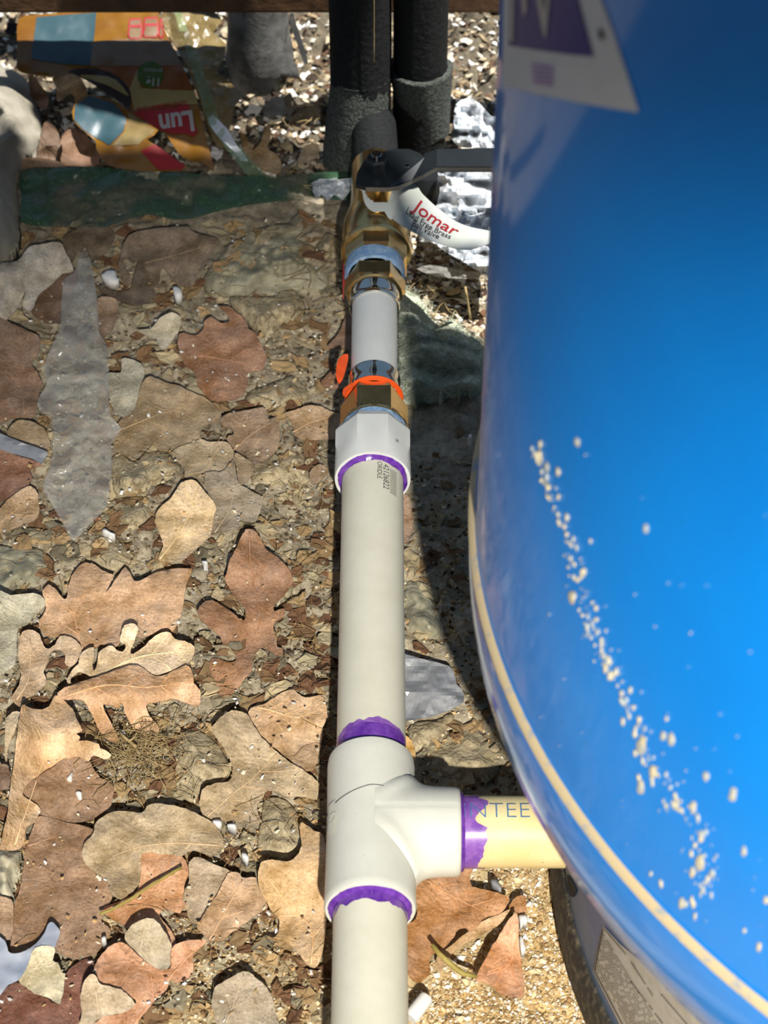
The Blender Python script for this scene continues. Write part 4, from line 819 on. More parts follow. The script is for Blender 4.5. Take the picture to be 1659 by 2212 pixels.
# ------------------------------------------------------------------ insulated pipes at the back
def foam_pipe(name, xc, yc, r, z0, z1, label, lean=(0, 0), collar=None):
    e = empty(name, (xc, yc, 0), label, 'pipe')
    V, F = [], []; ns, nh = 48, 40
    for k in range(nh+1):
        z = z0+(z1-z0)*k/nh
        for i in range(ns):
            a = 2*math.pi*i/ns; rr = r*(1+.03*nz(math.cos(a)*2+xc*50, math.sin(a)*2, z*14)+.012*nz(math.cos(a)*9, math.sin(a)*9, z*120))
            V.append((xc+lean[0]*z+rr*math.cos(a), yc+lean[1]*z+rr*math.sin(a), z))
    for k in range(nh):
        for i in range(ns): F.append((k*ns+i, k*ns+(i+1) % ns, (k+1)*ns+(i+1) % ns, (k+1)*ns+i))
    child(mesh('foam_sleeve', V, F, M['foam'], None, True), e)
    if collar:
        V, F = [], []; za, zt, ra, rt, dx, dy = collar; nh = 26
        for k in range(nh+3):
            t = min(1, k/nh); z = za+(zt-za)*t; rr0 = ra+(rt-ra)*t
            if k == nh+1: rr0 -= .002
            if k == nh+2: rr0 = r+.0002
            for i in range(ns):
                a = 2*math.pi*i/ns; rr = rr0*(1+.05*nz(math.cos(a)*1.6+xc*90, math.sin(a)*1.6, z*20)+.02*nz(math.cos(a)*9, math.sin(a)*9, z*160))
                zz = z+(.004*nz(math.cos(a)*2, math.sin(a)*2, 4) if k in (0, nh, nh+1) else 0)
                V.append((xc+lean[0]*z+dx*(1-t)+rr*math.cos(a), yc+dy*(1-t)+lean[1]*z+rr*math.sin(a), zz))
        for k in range(nh+2):
            for i in range(ns): F.append((k*ns+i, k*ns+(i+1) % ns, (k+1)*ns+(i+1) % ns, (k+1)*ns+i))
        child(mesh('foam_collar', V, F, M['foam_worn'], None, True), e)
    return e
YF = 1.165
def xz_at(px, py, y):
    d = ray(px, py); t = y/d.y; return t*d.x, H+t*d.z
xl0, _ = xz_at(712, 150, YF); xl1, _ = xz_at(846, 150, YF); xr0, _ = xz_at(848, 150, YF); xr1, _ = xz_at(967, 150, YF)
_, zc1 = xz_at(780, 196, YF-.02); _, zc0 = xz_at(780, 375, YF-.02)
foam_pipe('insulated_pipe', (xl0+xl1)/2, YF, (xl1-xl0)/2*.99, .0, .62, 'left vertical pipe in black foam insulation behind the valve', (0, 0), (max(zc0, .002), zc1, 0.0225, .0196, -.0035, -.004))
_, zd1 = xz_at(920, 192, YF-.02); _, zd0 = xz_at(920, 330, YF-.02)
foam_pipe('insulated_pipe', (xr0+xr1)/2, YF+.006, (xr1-xr0)/2*.985, .0, .62, 'right vertical pipe in black foam insulation beside the tank', (0, 0), (max(zd0, .004), zd1, .0160, .0210, .0045, 0))
slit = tubes('loose_thread', [([Vector(xz_at(808, y, YF-.021)[:1]+(YF-.0225,)+xz_at(808+(.03*(y-60)), y, YF-.021)[1:]) for y in (-20, 20, 60, 100, 132)], .00035)], M['straw'], None, 5)
recenter(slit); tag(slit, 'pale thread hanging down between the two black pipes', 'thread')
# elbow under the foam joining the valve to the left pipe
el = tubes('valve_elbow', [([Vector((XW, y7+.08, ZP)), Vector((XW-.002, YF-.012, ZP+.001)), Vector(((xl0+xl1)/2, YF-.002, ZP+.012)), Vector(((xl0+xl1)/2, YF, ZP+.03))], .0150)], M['foam'], None, 24); recenter(el)
tag(el, 'black wrapped elbow where the valve meets the left pipe', 'pipe fitting')
db = lathe('black_cap', [(.0, .0), (.012, .0), (.0150, .004), (.0150, .02), (.012, .026), (0, .026)], (at(925, 402, .02).x, at(925, 402, .02).y+.004, .004), (0, 0, 1), M['lever'], None, 40)
recenter(db); tag(db, 'round black cap behind the paper valve tag', 'cap')

# grey pipe under the rail
gp = empty('grey_pipe', (at(560, 260, 0).x, 1.288, 0), 'dull grey pipe with a flared joint left of the black pipes', 'pipe')
gx0, _ = xz_at(497, 120, 1.288); gx1, _ = xz_at(625, 120, 1.288); gxc = (gx0+gx1)/2; gr = (gx1-gx0)/2
zj = xz_at(560, 160, 1.288-gr)[1]
lathe('upper_sleeve', [(gr*1.12, zj-.004), (gr*1.16, zj), (gr*1.05, zj+.018), (gr, zj+.04), (gr, .55)], (gxc, 1.288, 0), (0, 0, 1), M['gpipe'], gp, 48)
lathe('lower_pipe', [(gr*.86, -.01), (gr*.86, zj+.002)], (gxc-.004, 1.284, 0), (0, 0, 1), M['gpipe'], gp, 48)
lathe('end_cap', [(0, -.003), (gr*.5, -.003), (gr*.6, 0), (gr*.6, .02), (0, .021)], at_plane(590, 240, (0, 1.262, 0), Vector((0, 1, 0)))-Vector((0, .002, .006)), (.25, -.5, .5), M['gpipe'], gp, 32)
fl = [(612, 100), (632, 128), (646, 158), (640, 166), (610, 160), (590, 158), (596, 130)]
child(slab('flared_lip', fl, lambda x, y: at_plane(x, y, (0, 1.264, 0), Vector((0, 1, -.3)).normalized()), .002, M['gpipe'], step=8), gp)
bs = slab('bark_strip', cv('X', [(626, 32), (634, 30), (641, 55), (652, 85), (662, 118), (665, 134), (657, 136), (648, 110), (637, 80), (628, 55)]), lambda x, y: at_plane(x, y, (0, 1.275, .0), Vector((0, .8, .6))), .001, M['bag'], step=8)
recenter(bs); tag(bs, 'thin white plastic strip hanging right of the grey pipe', 'plastic strip')
# ------------------------------------------------------------------ stone at the left edge
def lump(name, px, z0, hgt, m, label, cat, step=9, seed=0, group=None, rough=.25, kind=None):
    """closed lump: outline in pixels on the ground, domed top with noise"""
    ol = spline(px, 3); P, T = fill2d(ol, step); pa = np.array([(p[0], p[1]) for p in ol])
    W = max(pa[:, 0].ptp() if hasattr(pa[:, 0], 'ptp') else np.ptp(pa[:, 0]), 1); hmax = 1e-6; D = []
    for p in P: D.append(math.sqrt(np.min((pa[:, 0]-p.x)**2+(pa[:, 1]-p.y)**2)))
    hm = max(D) or 1
    top = []
    for p, d in zip(P, D):
        t = min(1, d/hm); q = at(p.x, p.y, z0); h = hgt*(math.sqrt(max(0, 1-(1-t)**2))*.35+.65*t*t*(3-2*t))
        h *= 1+rough*nz(q.x*60+seed, q.y*60, seed)+rough*.5*nz(q.x*170, q.y*170, seed+3)
        top.append(at(p.x, p.y, z0+max(h, 0)))
    n = len(top); V = top+[Vector((p.x, p.y+.0, z0-.006)) for p in top]; F = []
    for t in T:
        a, b, c = (top[i] for i in t); F.append(tuple(t) if (b-a).cross(c-a).dot(Vector((0, -.7, .7))) > 0 else tuple(reversed(t)))
    cnt = {(f[i], f[(i+1) % 3]) for f in F for i in range(3)}; FF = list(F)+[tuple(i+n for i in reversed(f)) for f in F]
    FF += [(b, a, a+n, b+n) for a, b in cnt if (b, a) not in cnt]
    o = mesh(name, V, FF, m, None, True); recenter(o); return tag(o, label, cat, group, kind)
lump('stone', cv('X', [(-40, 150), (10, 146), (40, 158), (63, 180), (73, 210), (84, 245), (90, 270), (84, 305), (74, 325), (52, 345), (40, 380), (36, 400), (40, 430), (44, 480), (40, 525), (22, 555), (-10, 580), (-40, 585)]),
     .012, .030, M['rock'], 'grey brown weathered stone at the upper left edge', 'stone', step=9, seed=2)
# ------------------------------------------------------------------ snack wrapper leaning on the litter
WP0 = at(250, 372, .012); WN = Vector((0, -.42, 1)).normalized()
def wr(dy=0.0, amp=.0016, seed=0.0, off=0.0, sl=.42):
    n = Vector((0, -sl, 1)).normalized(); p0 = WP0+Vector((0, dy, 0))
    def f(x, y):
        p = at_plane(x, y, p0, n)
        z = amp*(nz(p.x*60+seed, p.y*60, 1)+.5*nz(p.x*150+seed, p.y*150, 2))+off
        d = (Vector((0, 0, H))-p).normalized(); return p+d*z
    return f
wrap = empty('snack_wrapper', at(250, 360, .0), 'torn yellow snack wrapper with blue panels and a red logo', 'wrapper')
s1 = [(40,40),(75,32),(140,27),(205,24),(250,20),(332,8),(345,40),(370,95),(400,155),(425,215),(437,262),(448,310),(462,362),(455,366),(437,350),(410,348),(385,330),(365,300),(350,284),(330,280),(295,262),(284,240),(278,205),(255,172),(205,150),(165,155),(120,165),(62,160),(38,150),(36,128),(37,85)]
f1 = wr(0, .0016, 3)
child(slab('wrapper_film', s1, f1, .0004, M['gold'], step=9, sub=2), wrap)
def prt(name, poly, m, off=.0006, seed=3, base=None, sub=2, step=10):
    g = base or f1
    def f(x, y):
        p = g(x, y); return p+(Vector((0, 0, H))-p).normalized()*off
    return child(slab(name, poly, f, .0002, m, step=step, sub=sub), wrap)
prt('print_panel', dens([(79,37),(208,27),(204,75),(194,141),(132,138),(68,126),(72,90)], 3), M['p_blue'], sub=1)
prt('print_panel', dens([(196,90),(300,82),(362,86),(392,141),(300,142),(196,142)], 3), M['p_beige'], sub=1)
prt('print_panel', dens([(200,143),(300,143),(394,142),(418,192),(360,196),(300,190),(283,200),(262,168)], 3), M['p_orange'], sub=1)
prt('print_panel', dens([(280,192),(296,150),(304,190),(330,192),(420,196),(428,225),(360,225),(290,238)], 3), M['p_cream'], .0008, sub=1)
for k, (x0, x1, y0) in enumerate([(278, 306, 40), (310, 341, 37), (344, 352, 40)]):
    q = [(x0+2, y0), (x1-2, y0-1), (x1, y0+8), (x1+2, y0+36), (x1-3, y0+44), (x0+3, y0+44), (x0-3, y0+36), (x0, y0+8)]
    prt('print_badge', q, M['red'], .0008, sub=1); qi = [(x0+4, y0+4), (x1-3, y0+3), (x1-1, y0+34), (x1-5, y0+41), (x0+4, y0+41), (x0+1, y0+34)]
    prt('print_badge_face', qi, M['p_beige'], .0010, sub=1)
    prt('print_badge_bar', [(x0+4, y0+14), (x1-3, y0+13), (x1-2, y0+19), (x0+3, y0+20)], M['red'], .0012, sub=1)
prt('print_badge', [(325+29*math.cos(a), 161+29*math.sin(a)) for a in np.linspace(0, 2*math.pi, 20, endpoint=False)], M['p_green'], .0011, sub=1)
def wtext(txt, x0, y0, ang, sx_, sy_, m, off=.0014, bold=.02):
    ca, sa = math.cos(ang), math.sin(ang)
    def f(x, y):
        X = x*sx_; Yv = -y*sy_; p = f1(x0+X*ca-Yv*sa, y0+X*sa+Yv*ca); return p+(Vector((0, 0, H))-p).normalized()*off
    return text_mesh('printed_text', txt, 1, f, m, wrap, bold=bold)
wtext('11g', 348, 170, math.pi+.06, 22, 24, M['p_white'])
wtext('protein', 351, 149, math.pi+.06, 14, 14, M['p_white'], bold=0)
prt('logo_panel', dens([(288,243),(330,238),(378,232),(406,224),(412,245),(428,286),(416,295),(398,288),(376,290),(356,284),(340,278)], 2), M['red'], .0010, sub=1)
wtext('Lun', 417, 239, math.pi-.14, 52, 62, M['p_white'], .0016, .03)
wtext('LUNCH COMBINATIONS', 402, 217, math.pi-.14, 9.6, 15, M['red'], .0014)
# dark biscuit picture
prt('print_picture', [(148,153),(190,147),(240,158),(272,182),(282,205),(280,232),(262,222),(230,200),(198,180),(165,162)], M['p_choc'], .0012)
prt('print_picture_cream', [(172,162),(215,163),(250,172),(278,206),(262,200),(232,184),(195,172)], M['p_cream'], .0016)
# lower flap
f2 = wr(-.012, .0022, 8)
child(slab('wrapper_flap', [(160,225),(190,205),(240,215),(280,240),(342,281),(318,300),(335,312),(375,345),(405,358),(392,368),(340,370),(300,372),(250,362),(225,348),(208,322),(206,305),(180,282),(158,258)], f2, .0004, M['gold'], step=8, sub=2), wrap)
prt('print_panel', dens([(162,228),(192,207),(245,222),(274,256),(266,284),(236,314),(208,298),(180,280),(160,258)], 3), M['p_blue'], .0006, base=f2, sub=1)
prt('print_panel', dens([(276,244),(338,281),(316,298),(300,312),(240,316),(268,286),(278,256)], 3), M['foil'], .0006, base=f2, sub=1)
prt('print_panel', dens([(304,326),(334,311),(400,358),(392,366),(342,366)], 3), M['red'], .0006, base=f2, sub=1)
f3 = wr(.010, .004, 15)
back = slab('gold_foil_scrap', [(345,42),(360,24),(380,31),(410,24),(440,21),(470,30),(478,50),(461,70),(488,95),(481,130),(464,157),(482,166),(520,199),(525,208),(506,230),(498,270),(490,300),(478,322),(458,300),(440,245),(410,160),(378,98)], f3, .0005, M['foil'], step=8, sub=2, smooth=False)
recenter(back); tag(back, 'crinkled pale gold foil scrap behind the snack wrapper', 'foil')
# clear green ribbon in front of it and the green printed film on the ground
rb_c = spline([(372,-12),(386,30),(398,70),(420,130),(445,205),(462,262),(490,300),(525,345),(560,385)], 3, closed=False)
L_, R_ = [], []
for i, (x, y) in enumerate(rb_c):
    wd = 6+9*i/len(rb_c)*1.4; L_.append((x-wd, y+2)); R_.append((x+wd, y-2))
fr = wr(-.018, .003, 22)
rib = slab('clear_ribbon', L_+R_[::-1], fr, .0003, M['ribbon'], step=7, sub=1, smooth=False); recenter(rib)
tag(rib, 'clear green tinted plastic ribbon slanting across the snack wrapper', 'plastic strip')
rs2 = slab('clear_ribbon', cv('P', [(1240,350),(1290,310),(1380,400),(1440,460),(1530,620),(1600,700),(1640,770),(1570,770),(1500,680),(1400,590),(1310,490),(1250,400)]), wr(-.020, .005, 29), .0003, M['bag'], step=5, sub=1, smooth=False); recenter(rs2)
tag(rs2, 'bright crinkled end of clear plastic below the slanting ribbon', 'plastic strip')
def crumple(z0, amp, s1, seed, tilt=0.0):
    def f(x, y):
        p = at(x, y, z0); a = abs(nz(p.x*s1+seed, p.y*s1, seed))+.5*abs(nz(p.x*s1*2.3, p.y*s1*2.3+seed, 2))
        return at(x, y, z0+amp*(1.0-1.6*a))
    return f
gf = slab('green_film', [(42,368),(120,362),(200,360),(265,366),(330,372),(400,374),(450,376),(520,380),(600,381),(660,374),(720,371),(765,375),(768,400),(762,432),(700,428),(650,432),(590,436),(540,442),(470,456),(420,470),(370,474),(330,462),(280,472),(230,490),(160,492),(100,488),(45,480),(46,425)],
          crumple(.020, .007, 32, 5), .0003, M['net'], step=9, sub=2); recenter(gf)
tag(gf, 'flat strip of green printed plastic film crossing below the wrapper', 'plastic film')
ge = slab('film_end', [(672,396),(690,386),(730,388),(760,384),(765,400),(752,418),(740,432),(722,420),(708,434),(694,420),(684,432),(676,414)], crumple(.030, .012, 95, 9), .0003, M['bag'], step=5, sub=1, smooth=False); recenter(ge)
tag(ge, 'shiny torn end of the green film beside the valve', 'plastic film')
# ------------------------------------------------------------------ plastic on the ground
def film(name, px, z0, amp, s1, m, label, step=9, seed=1, smooth=False, cat='plastic film'):
    o = slab(name, px, crumple(z0, amp, s1, seed), .0004, m, step=step, sub=2, smooth=smooth); recenter(o); return tag(o, label, cat)
film('plastic_film', [(172,548),(190,548),(200,580),(210,650),(215,720),(233,750),(235,850),(240,900),(262,925),(240,960),(243,1000),(235,1080),(222,1105),(195,1130),(160,1168),(140,1140),(115,1095),(92,1055),(100,1030),(110,1000),(113,955),(112,900),(90,890),(80,870),(88,850),(100,830),(95,790),(115,740),(130,700),(133,640),(140,600),(160,590)], .014, .007, 34, M['film'], 'long crumpled grey plastic film lying down the left side', seed=4, smooth=True, step=7)
film('plastic_film', cv('C', [(-60,640),(80,680),(200,730),(420,810),(400,870),(370,920),(280,870),(-60,770)]), .013, .003, 40, M['tape'], 'blue grey plastic strip at the left edge', seed=6)
film('plastic_film', cv('M', [(-40,1120),(50,1150),(200,1190),(380,1240),(420,1300),(440,1380),(480,1420),(490,1510),(400,1560),(300,1600),(130,1640),(-40,1600)]), .010, .005, 45, M['tape'], 'shiny grey plastic patch between the pipe and the tank shadow', seed=8, step=8)
film('plastic_film', cv('I', [(-60,850),(50,860),(80,960),(150,980),(250,950),(350,880),(430,780),(460,700),(500,675),(540,710),(580,775),(540,880),(520,920),(350,930),(300,1000),(250,1130),(170,1240),(80,1280),(-60,1400)]), .012, .004, 40, M['scrap'], 'torn bluish white plastic with a pointed tip at the lower left', seed=10, smooth=True)
film('plastic_bag', [(946,372),(1000,368),(1062,372),(1090,450),(1090,600),(1040,588),(1000,566),(965,545),(930,522),(905,520),(930,470),(944,440),(950,405)], .026, .020, 52, M['bag'], 'crumpled white plastic bag behind the paper valve tag', seed=12, step=7, cat='bag')
film('plastic_bag', [(985,225),(1010,212),(1035,222),(1060,250),(1085,260),(1085,322),(1040,318),(1000,318),(975,300),(980,262)], .030, .018, 60, M['bag'], 'small white plastic wad above the lever beside the tank', seed=14, step=6, cat='bag')
film('plastic_film', [(965,578),(1000,585),(1060,590),(1060,600),(1000,602),(940,596),(900,580),(930,572)], .026, .006, 60, M['film'], 'thin grey film edge below the white bag', seed=15, step=6)
# ------------------------------------------------------------------ grey green fibrous wad beside the nipple
def wad():
    px = [(862,632),(880,628),(905,642),(920,662),(935,690),(950,702),(975,690),(1005,715),(1035,735),(1050,770),(1046,800),(1040,830),(1030,846),(1000,846),(960,852),(920,850),(880,856),(862,850),(862,750)]
    ol = spline(px, 3); P, T = fill2d(ol, 5); pa = np.array([(p[0], p[1]) for p in ol]); top = []
    for p in P:
        d = math.sqrt(np.min((pa[:, 0]-p.x)**2+(pa[:, 1]-p.y)**2)); t = min(1, d/40); q = at(p.x, p.y, .006)
        fold = math.sin(q.y*330+4*nz(q.x*30, q.y*30)+q.x*60); h = .022*math.sqrt(t)*(.75+.35*nz(q.x*40, q.y*40, 3))+.0035*fold*t+.002*nz(q.x*200, q.y*200)
        top.append(at(p.x, p.y, .004+max(h, 0)))
    F = []
    for t in T:
        a, b, c = (top[i] for i in t); F.append(tuple(t) if (b-a).cross(c-a).dot(Vector((0, -.7, .7))) > 0 else tuple(reversed(t)))
    n = len(top); cnt = {(f[i], f[(i+1) % 3]) for f in F for i in range(3)}
    V = top+[Vector((p.x, p.y, -.004)) for p in top]; FF = list(F)+[tuple(i+n for i in reversed(f)) for f in F]+[(b, a, a+n, b+n) for a, b in cnt if (b, a) not in cnt]
    o = mesh('fibre_wad', V, FF, M['moss'], None, True); recenter(o); tag(o, 'grey green fibrous wad crumpled between the nipple and the tank', 'fibre wad')
    lst = []; rr = random.Random(3)
    for _ in range(2400):
        p = top[rr.randrange(len(top))]; d = Vector((rr.gauss(0, 1), rr.gauss(0, 1), rr.gauss(.05, .35))).normalized(); L = rr.uniform(.003, .009); b = Vector((rr.gauss(0, 1), rr.gauss(0, 1), rr.gauss(0, .4)))*.0018
        lst.append(([p, p+d*L*.5+b, p+d*L], .00012))
    f = tubes('loose_fibres', lst, M['moss'], None, 3); tag(f, kind='stuff'); child(f, o)
wad()
# ------------------------------------------------------------------ soil clods and bark pieces one can pick out
CL = [('M', [(50,620),(140,610),(200,680),(260,760),(300,880),(320,980),(240,1030),(150,1000),(60,960),(45,800)], .001, .012, 'pale smooth soil clod right of the long pipe above the grey plastic'),
      ('M', [(210,1850),(300,1830),(380,1750),(440,1700),(560,1690),(640,1760),(720,1900),(760,2000),(700,2080),(560,2090),(420,2070),(330,2030),(240,2020)], .000, .010, 'sandy clod with reddish chips above the branch pipe'),
      ('M', [(80,1700),(180,1650),(290,1640),(390,1590),(420,1640),(360,1700),(300,1800),(220,1860),(140,1880),(80,1800)], .001, .008, 'cracked clod just below the shiny grey plastic patch'),
      ('M', [(50,420),(120,430),(150,500),(130,570),(60,600),(45,500)], .001, .008, 'small brown clod touching the right side of the long pipe'),
      ('B', [(330,830),(420,700),(560,560),(720,430),(900,360),(1100,340),(1250,400),(1330,560),(1420,700),(1450,850),(1400,930),(1200,930),(1000,960),(800,980),(600,990),(450,960),(350,930)], -.001, .016, 'big matted grey brown soil mound left of the brass valve'),
      ('B', [(560,1010),(650,990),(800,1000),(960,990),(1010,950),(1120,930),(1180,980),(1240,1080),(1150,1200),(1000,1200),(900,1300),(800,1290),(700,1190),(620,1120)], .001, .010, 'rough clod below the grey brown mound'),
      ('D', [(760,260),(900,210),(1060,150),(1130,130),(1250,240),(1260,330),(1150,400),(1050,440),(950,420),(860,390),(740,400),(700,340)], .001, .009, 'pale flaky clod above the black rimmed brown leaf'),
      ('D', [(780,930),(900,880),(1000,830),(1150,760),(1260,850),(1290,980),(1280,1080),(1150,1120),(1000,1090),(860,1110),(760,1090)], .000, .008, 'yellowish crumbly clod left of the adapter shadow'),
      ('C', [(1000,860),(1100,830),(1200,900),(1330,800),(1500,810),(1560,880),(1620,930),(1600,1010),(1480,1080),(1350,1170),(1200,1190),(1040,1180),(1000,1050)], .002, .012, 'fibrous beige clod right of the lower end of the grey film'),
      ('C', [(940,1300),(1100,1220),(1300,1230),(1380,1300),(1370,1430),(1280,1510),(1100,1540),(980,1450)], .001, .008, 'grey clod below the fibrous beige clod'),
      ('B', [(1330,560),(1380,470),(1450,420),(1520,480),(1540,580),(1460,620),(1360,610)], .002, .012, 'knobbly clod beside the brass valve flange'),
      ('H', [(1000,1010),(1100,960),(1220,1000),(1320,1120),(1370,1260),(1370,1400),(1330,1500),(1240,1560),(1100,1540),(960,1500),(950,1350),(980,1180)], .000, .010, 'gritty rounded clod above the golden veined leaf'),
      ('H', [(190,380),(300,340),(420,350),(520,420),(600,520),(660,620),(690,720),(640,810),(540,840),(430,840),(400,920),(330,980),(220,940),(170,850),(240,740),(190,620)], .001, .009, 'reddish peeling bark clod framed by the broad olive leaf'),
      ('I', [(-40,-20),(100,-30),(205,-10),(210,60),(190,200),(150,350),(120,450),(-40,440)], .004, .014, 'pale crumbly bark chunk at the left edge near the bottom'),
      ('E', [(-40,140),(100,130),(300,120),(480,260),(520,420),(420,470),(380,540),(200,545),(-40,540)], .001, .012, 'broad pale grey soil hump at the left edge'),
      ('E', [(660,170),(780,20),(900,40),(1080,60),(1180,150),(1230,220),(1100,330),(1000,360),(880,300),(760,250)], .001, .009, 'grey hump behind the wide orange tan leaf')]
for i, (c, px, z0, h, lb) in enumerate(CL):
    mt = M['bark'] if 'bark chunk' in lb else (M['felt'] if ('pale grey' in lb or 'matted' in lb or 'pale smooth' in lb) else M['clod'])
    lump('soil_clod' if 'bark' not in lb else 'bark_chunk', cv(c, px), z0-.003, h*.75, mt, lb, 'clod' if 'bark' not in lb else 'bark', step=5, seed=i*2.3, rough=1.1)
# ------------------------------------------------------------------ twigs and bits
tw = tubes('twig', [([at(x, y, z) for (x, y), z in zip(cv('K', [(285,700),(340,770),(440,860),(490,905),(550,940),(650,962)]), (.022, .021, .019, .017, .015, .012))], [.0012, .0012, .0014, .0013, .0013, .0010])], M['twig'], None, 8); recenter(tw)
tag(tw, 'yellow green twig lying under the amber oak leaf', 'twig')
ts = tubes('stalk', [([at(x, y, .0125) for x, y in cv('I', [(960,600),(1060,565),(1250,460),(1450,330),(1660,200),(1750,150)])], .0008)], M['twig'], None, 6); recenter(ts); tag(ts, 'long thin orange stalk lying across the mottled orange leaf', 'stalk')
sk = tubes('straw', [([at(x, y, .018) for x, y in cv('G', [(1195,375),(1230,420),(1280,460),(1330,500),(1360,520)])], .0008), ([at(x, y, .0185) for x, y in cv('G', [(1350,410),(1310,450),(1280,465)])], .0006)], M['straw'], None, 6); recenter(sk); tag(sk, 'pale forked straw beside the fingered curled leaf', 'straw')
tws = tubes('stalk', [([at(1005+3*q, 620+18*q, .03-.006*q) for q in range(5)], .0008)], M['straw'], None, 6); recenter(tws); tag(tws, 'pale dry stalk standing in the shade behind the fibre wad', 'stalk')
cyl = lathe('white_stub', [(0, 0), (.0034, 0), (.0036, .001), (.0036, .012), (.0032, .013), (0, .013)], at(886, 2200, .006), (.6, .8, .1), M['white'], None, 20); recenter(cyl); tag(cyl, 'white paper stub at the bottom edge right of the pipe', 'stub')
for (x, y, px, lb) in [(0, 0, cv('K', [(1000,440),(1080,432),(1090,500),(1050,510),(1020,540),(1005,500)]), 'white flake at the tip of the bright orange brown leaf'),
                       (0, 0, cv('K', [(1005,620),(1030,600),(1060,680),(1072,750),(1030,765),(1010,720)]), 'white flake along the straight edge of the orange brown leaf'),
                       (0, 0, cv('K', [(760,145),(810,135),(850,180),(880,230),(860,262),(810,225),(770,190)]), 'glassy pale pebble below the branch pipe'),
                       (0, 0, cv('A', [(880,800),(920,760),(1000,735),(1050,760),(1060,820),(1090,850),(1060,880),(980,880),(920,850)]), 'white ragged flake under the notched brown leaf'),
                       (0, 0, cv('B', [(50,890),(110,900),(150,960),(140,1000),(80,1010),(50,960)]), 'white shell flake left of the big mound'),
                       (0, 0, cv('H', [(500,1185),(590,1170),(620,1220),(560,1245)]), 'white chip at the lower rim of the broad olive leaf'),
                       (0, 0, cv('H', [(640,1220),(740,1210),(750,1260),(700,1260)]), 'second white chip beside the broad olive leaf rim'),
                       (0, 0, cv('H', [(790,1480),(840,1490),(875,1540),(840,1570),(785,1530)]), 'white angular pebble above the golden veined leaf'),
                       (0, 0, cv('G', [(880,465),(965,450),(970,490),(930,518)]), 'white triangle chip on the rolled leaf'),
                       (0, 0, cv('G', [(742,975),(770,950),(820,965),(815,1000),(770,1010)]), 'white oval crumb on the grey brown leaf'),
                       (0, 0, cv('G', [(655,840),(690,790),(730,752),(720,850),(690,860)]), 'white forked crumb beside the rolled leaf'),
                       (0, 0, cv('C', [(900,1510),(930,1485),(1000,1530),(1050,1550),(1010,1568),(920,1540)]), 'small white chip left of the golden tan leaf'),
                       (0, 0, cv('F', [(320,485),(370,478),(395,500),(370,520)]), 'tiny white chip below the golden tan leaf'),
                       (0, 0, cv('I', [(970,850),(980,810),(1020,798),(1028,855),(985,865)]), 'white square chip above the round grey tan leaf'),
                       (0, 0, cv('X', [(1010,940),(1015,936),(1021,940),(1019,948),(1012,948)]), 'pale round bead in the shade beside the tank')]:
    z = .009 if 'bead' not in lb else .02
    lump('white_chip', [(sum(q[0] for q in px)/len(px)*.25+x_*.75, sum(q[1] for q in px)/len(px)*.25+y_*.75) for x_, y_ in px], z, .0012, M['white'] if 'pebble below' not in lb else M['tape'], lb, 'chip', step=4, seed=x, group='white flakes in the litter')

# ------------------------------------------------------------------ uncountable litter: grains, mulch chips, fibres
def chips(name, n, region, size, cols, label, seed, flat=.35, zoff=.0):
    r = np.random.default_rng(seed); V = []; F = []; Cc = []
    for _ in range(n):
        px, py = region(r); g = at(px, py, 0); z = gz(g.x, g.y)+zoff; s = size(r); a = r.uniform(0, math.pi); e = r.uniform(.35, 1)
        c = cols[r.integers(len(cols))]; v = r.uniform(.75, 1.15); c = (c[0]*v, c[1]*v, c[2]*v, 1)
        ca, sa = math.cos(a), math.sin(a); b = len(V); tl = r.normal(0, .35, 2); h = s*flat
        pts = [(s, .1*s, 0), (.2*s, s*e, 0), (-s, .0, 0), (-.1*s, -s*e, 0), (.1*s, .05*s, h), (0, 0, -h)]
        for x, y, zz in pts:
            X, Yy = x*ca-y*sa, x*sa+y*ca; V.append((g.x+X, g.y+Yy, z+zz+X*tl[0]+Yy*tl[1]+h*.4)); Cc.append(c)
        F += [(b, b+1, b+4), (b+1, b+2, b+4), (b+2, b+3, b+4), (b+3, b, b+4), (b+1, b, b+5), (b+2, b+1, b+5), (b+3, b+2, b+5), (b, b+3, b+5)]
    o = mesh(name, V, F, M['chip']); at_ = o.data.color_attributes.new('Col', 'FLOAT_COLOR', 'POINT'); at_.data.foreach_set('color', np.array(Cc, dtype=np.float32).ravel())
    return tag(o, label, 'litter', kind='stuff')
polys_px = [np.array(cv(a[0], a[1])) for a in LV]
def clear(px, py):
    for P in polys_px:
        if P[:, 0].min() < px < P[:, 0].max() and P[:, 1].min() < py < P[:, 1].max() and inside(P, np.array([px]), np.array([py]))[0]: return False
    return True
def reg(x0, x1, y0, y1, avoid=True):
    def f(r):
        for _ in range(12):
            p = r.uniform(x0, x1), r.uniform(y0, y1)
            if not avoid or clear(*p): return p
        return p
    return f
pale = [srgb(*c) for c in ((226, 204, 160), (206, 178, 128), (238, 226, 200), (160, 130, 88), (120, 92, 60), (186, 150, 100), (84, 62, 42))]
greyc = [srgb(*c) for c in ((176, 164, 138), (140, 124, 98), (110, 94, 70), (200, 190, 166), (84, 70, 54), (150, 120, 84))]
mul = [srgb(*c) for c in ((232, 224, 206), (206, 190, 160), (120, 100, 78), (62, 50, 40), (40, 33, 28), (180, 158, 124), (245, 242, 236), (96, 70, 52))]
chips('sand_grains', 5200, reg(870, 1290, 1850, 2230), lambda r: r.uniform(.0004, .0013), pale[:4]+pale[5:6]+[srgb(250, 246, 236)], 'loose sand grains around the tank stand', 1, .8)
chips('sand_grains', 3600, reg(0, 720, 1550, 2230), lambda r: r.uniform(.0004, .0014), pale, 'loose sand grains among the lower leaves', 2, .8)
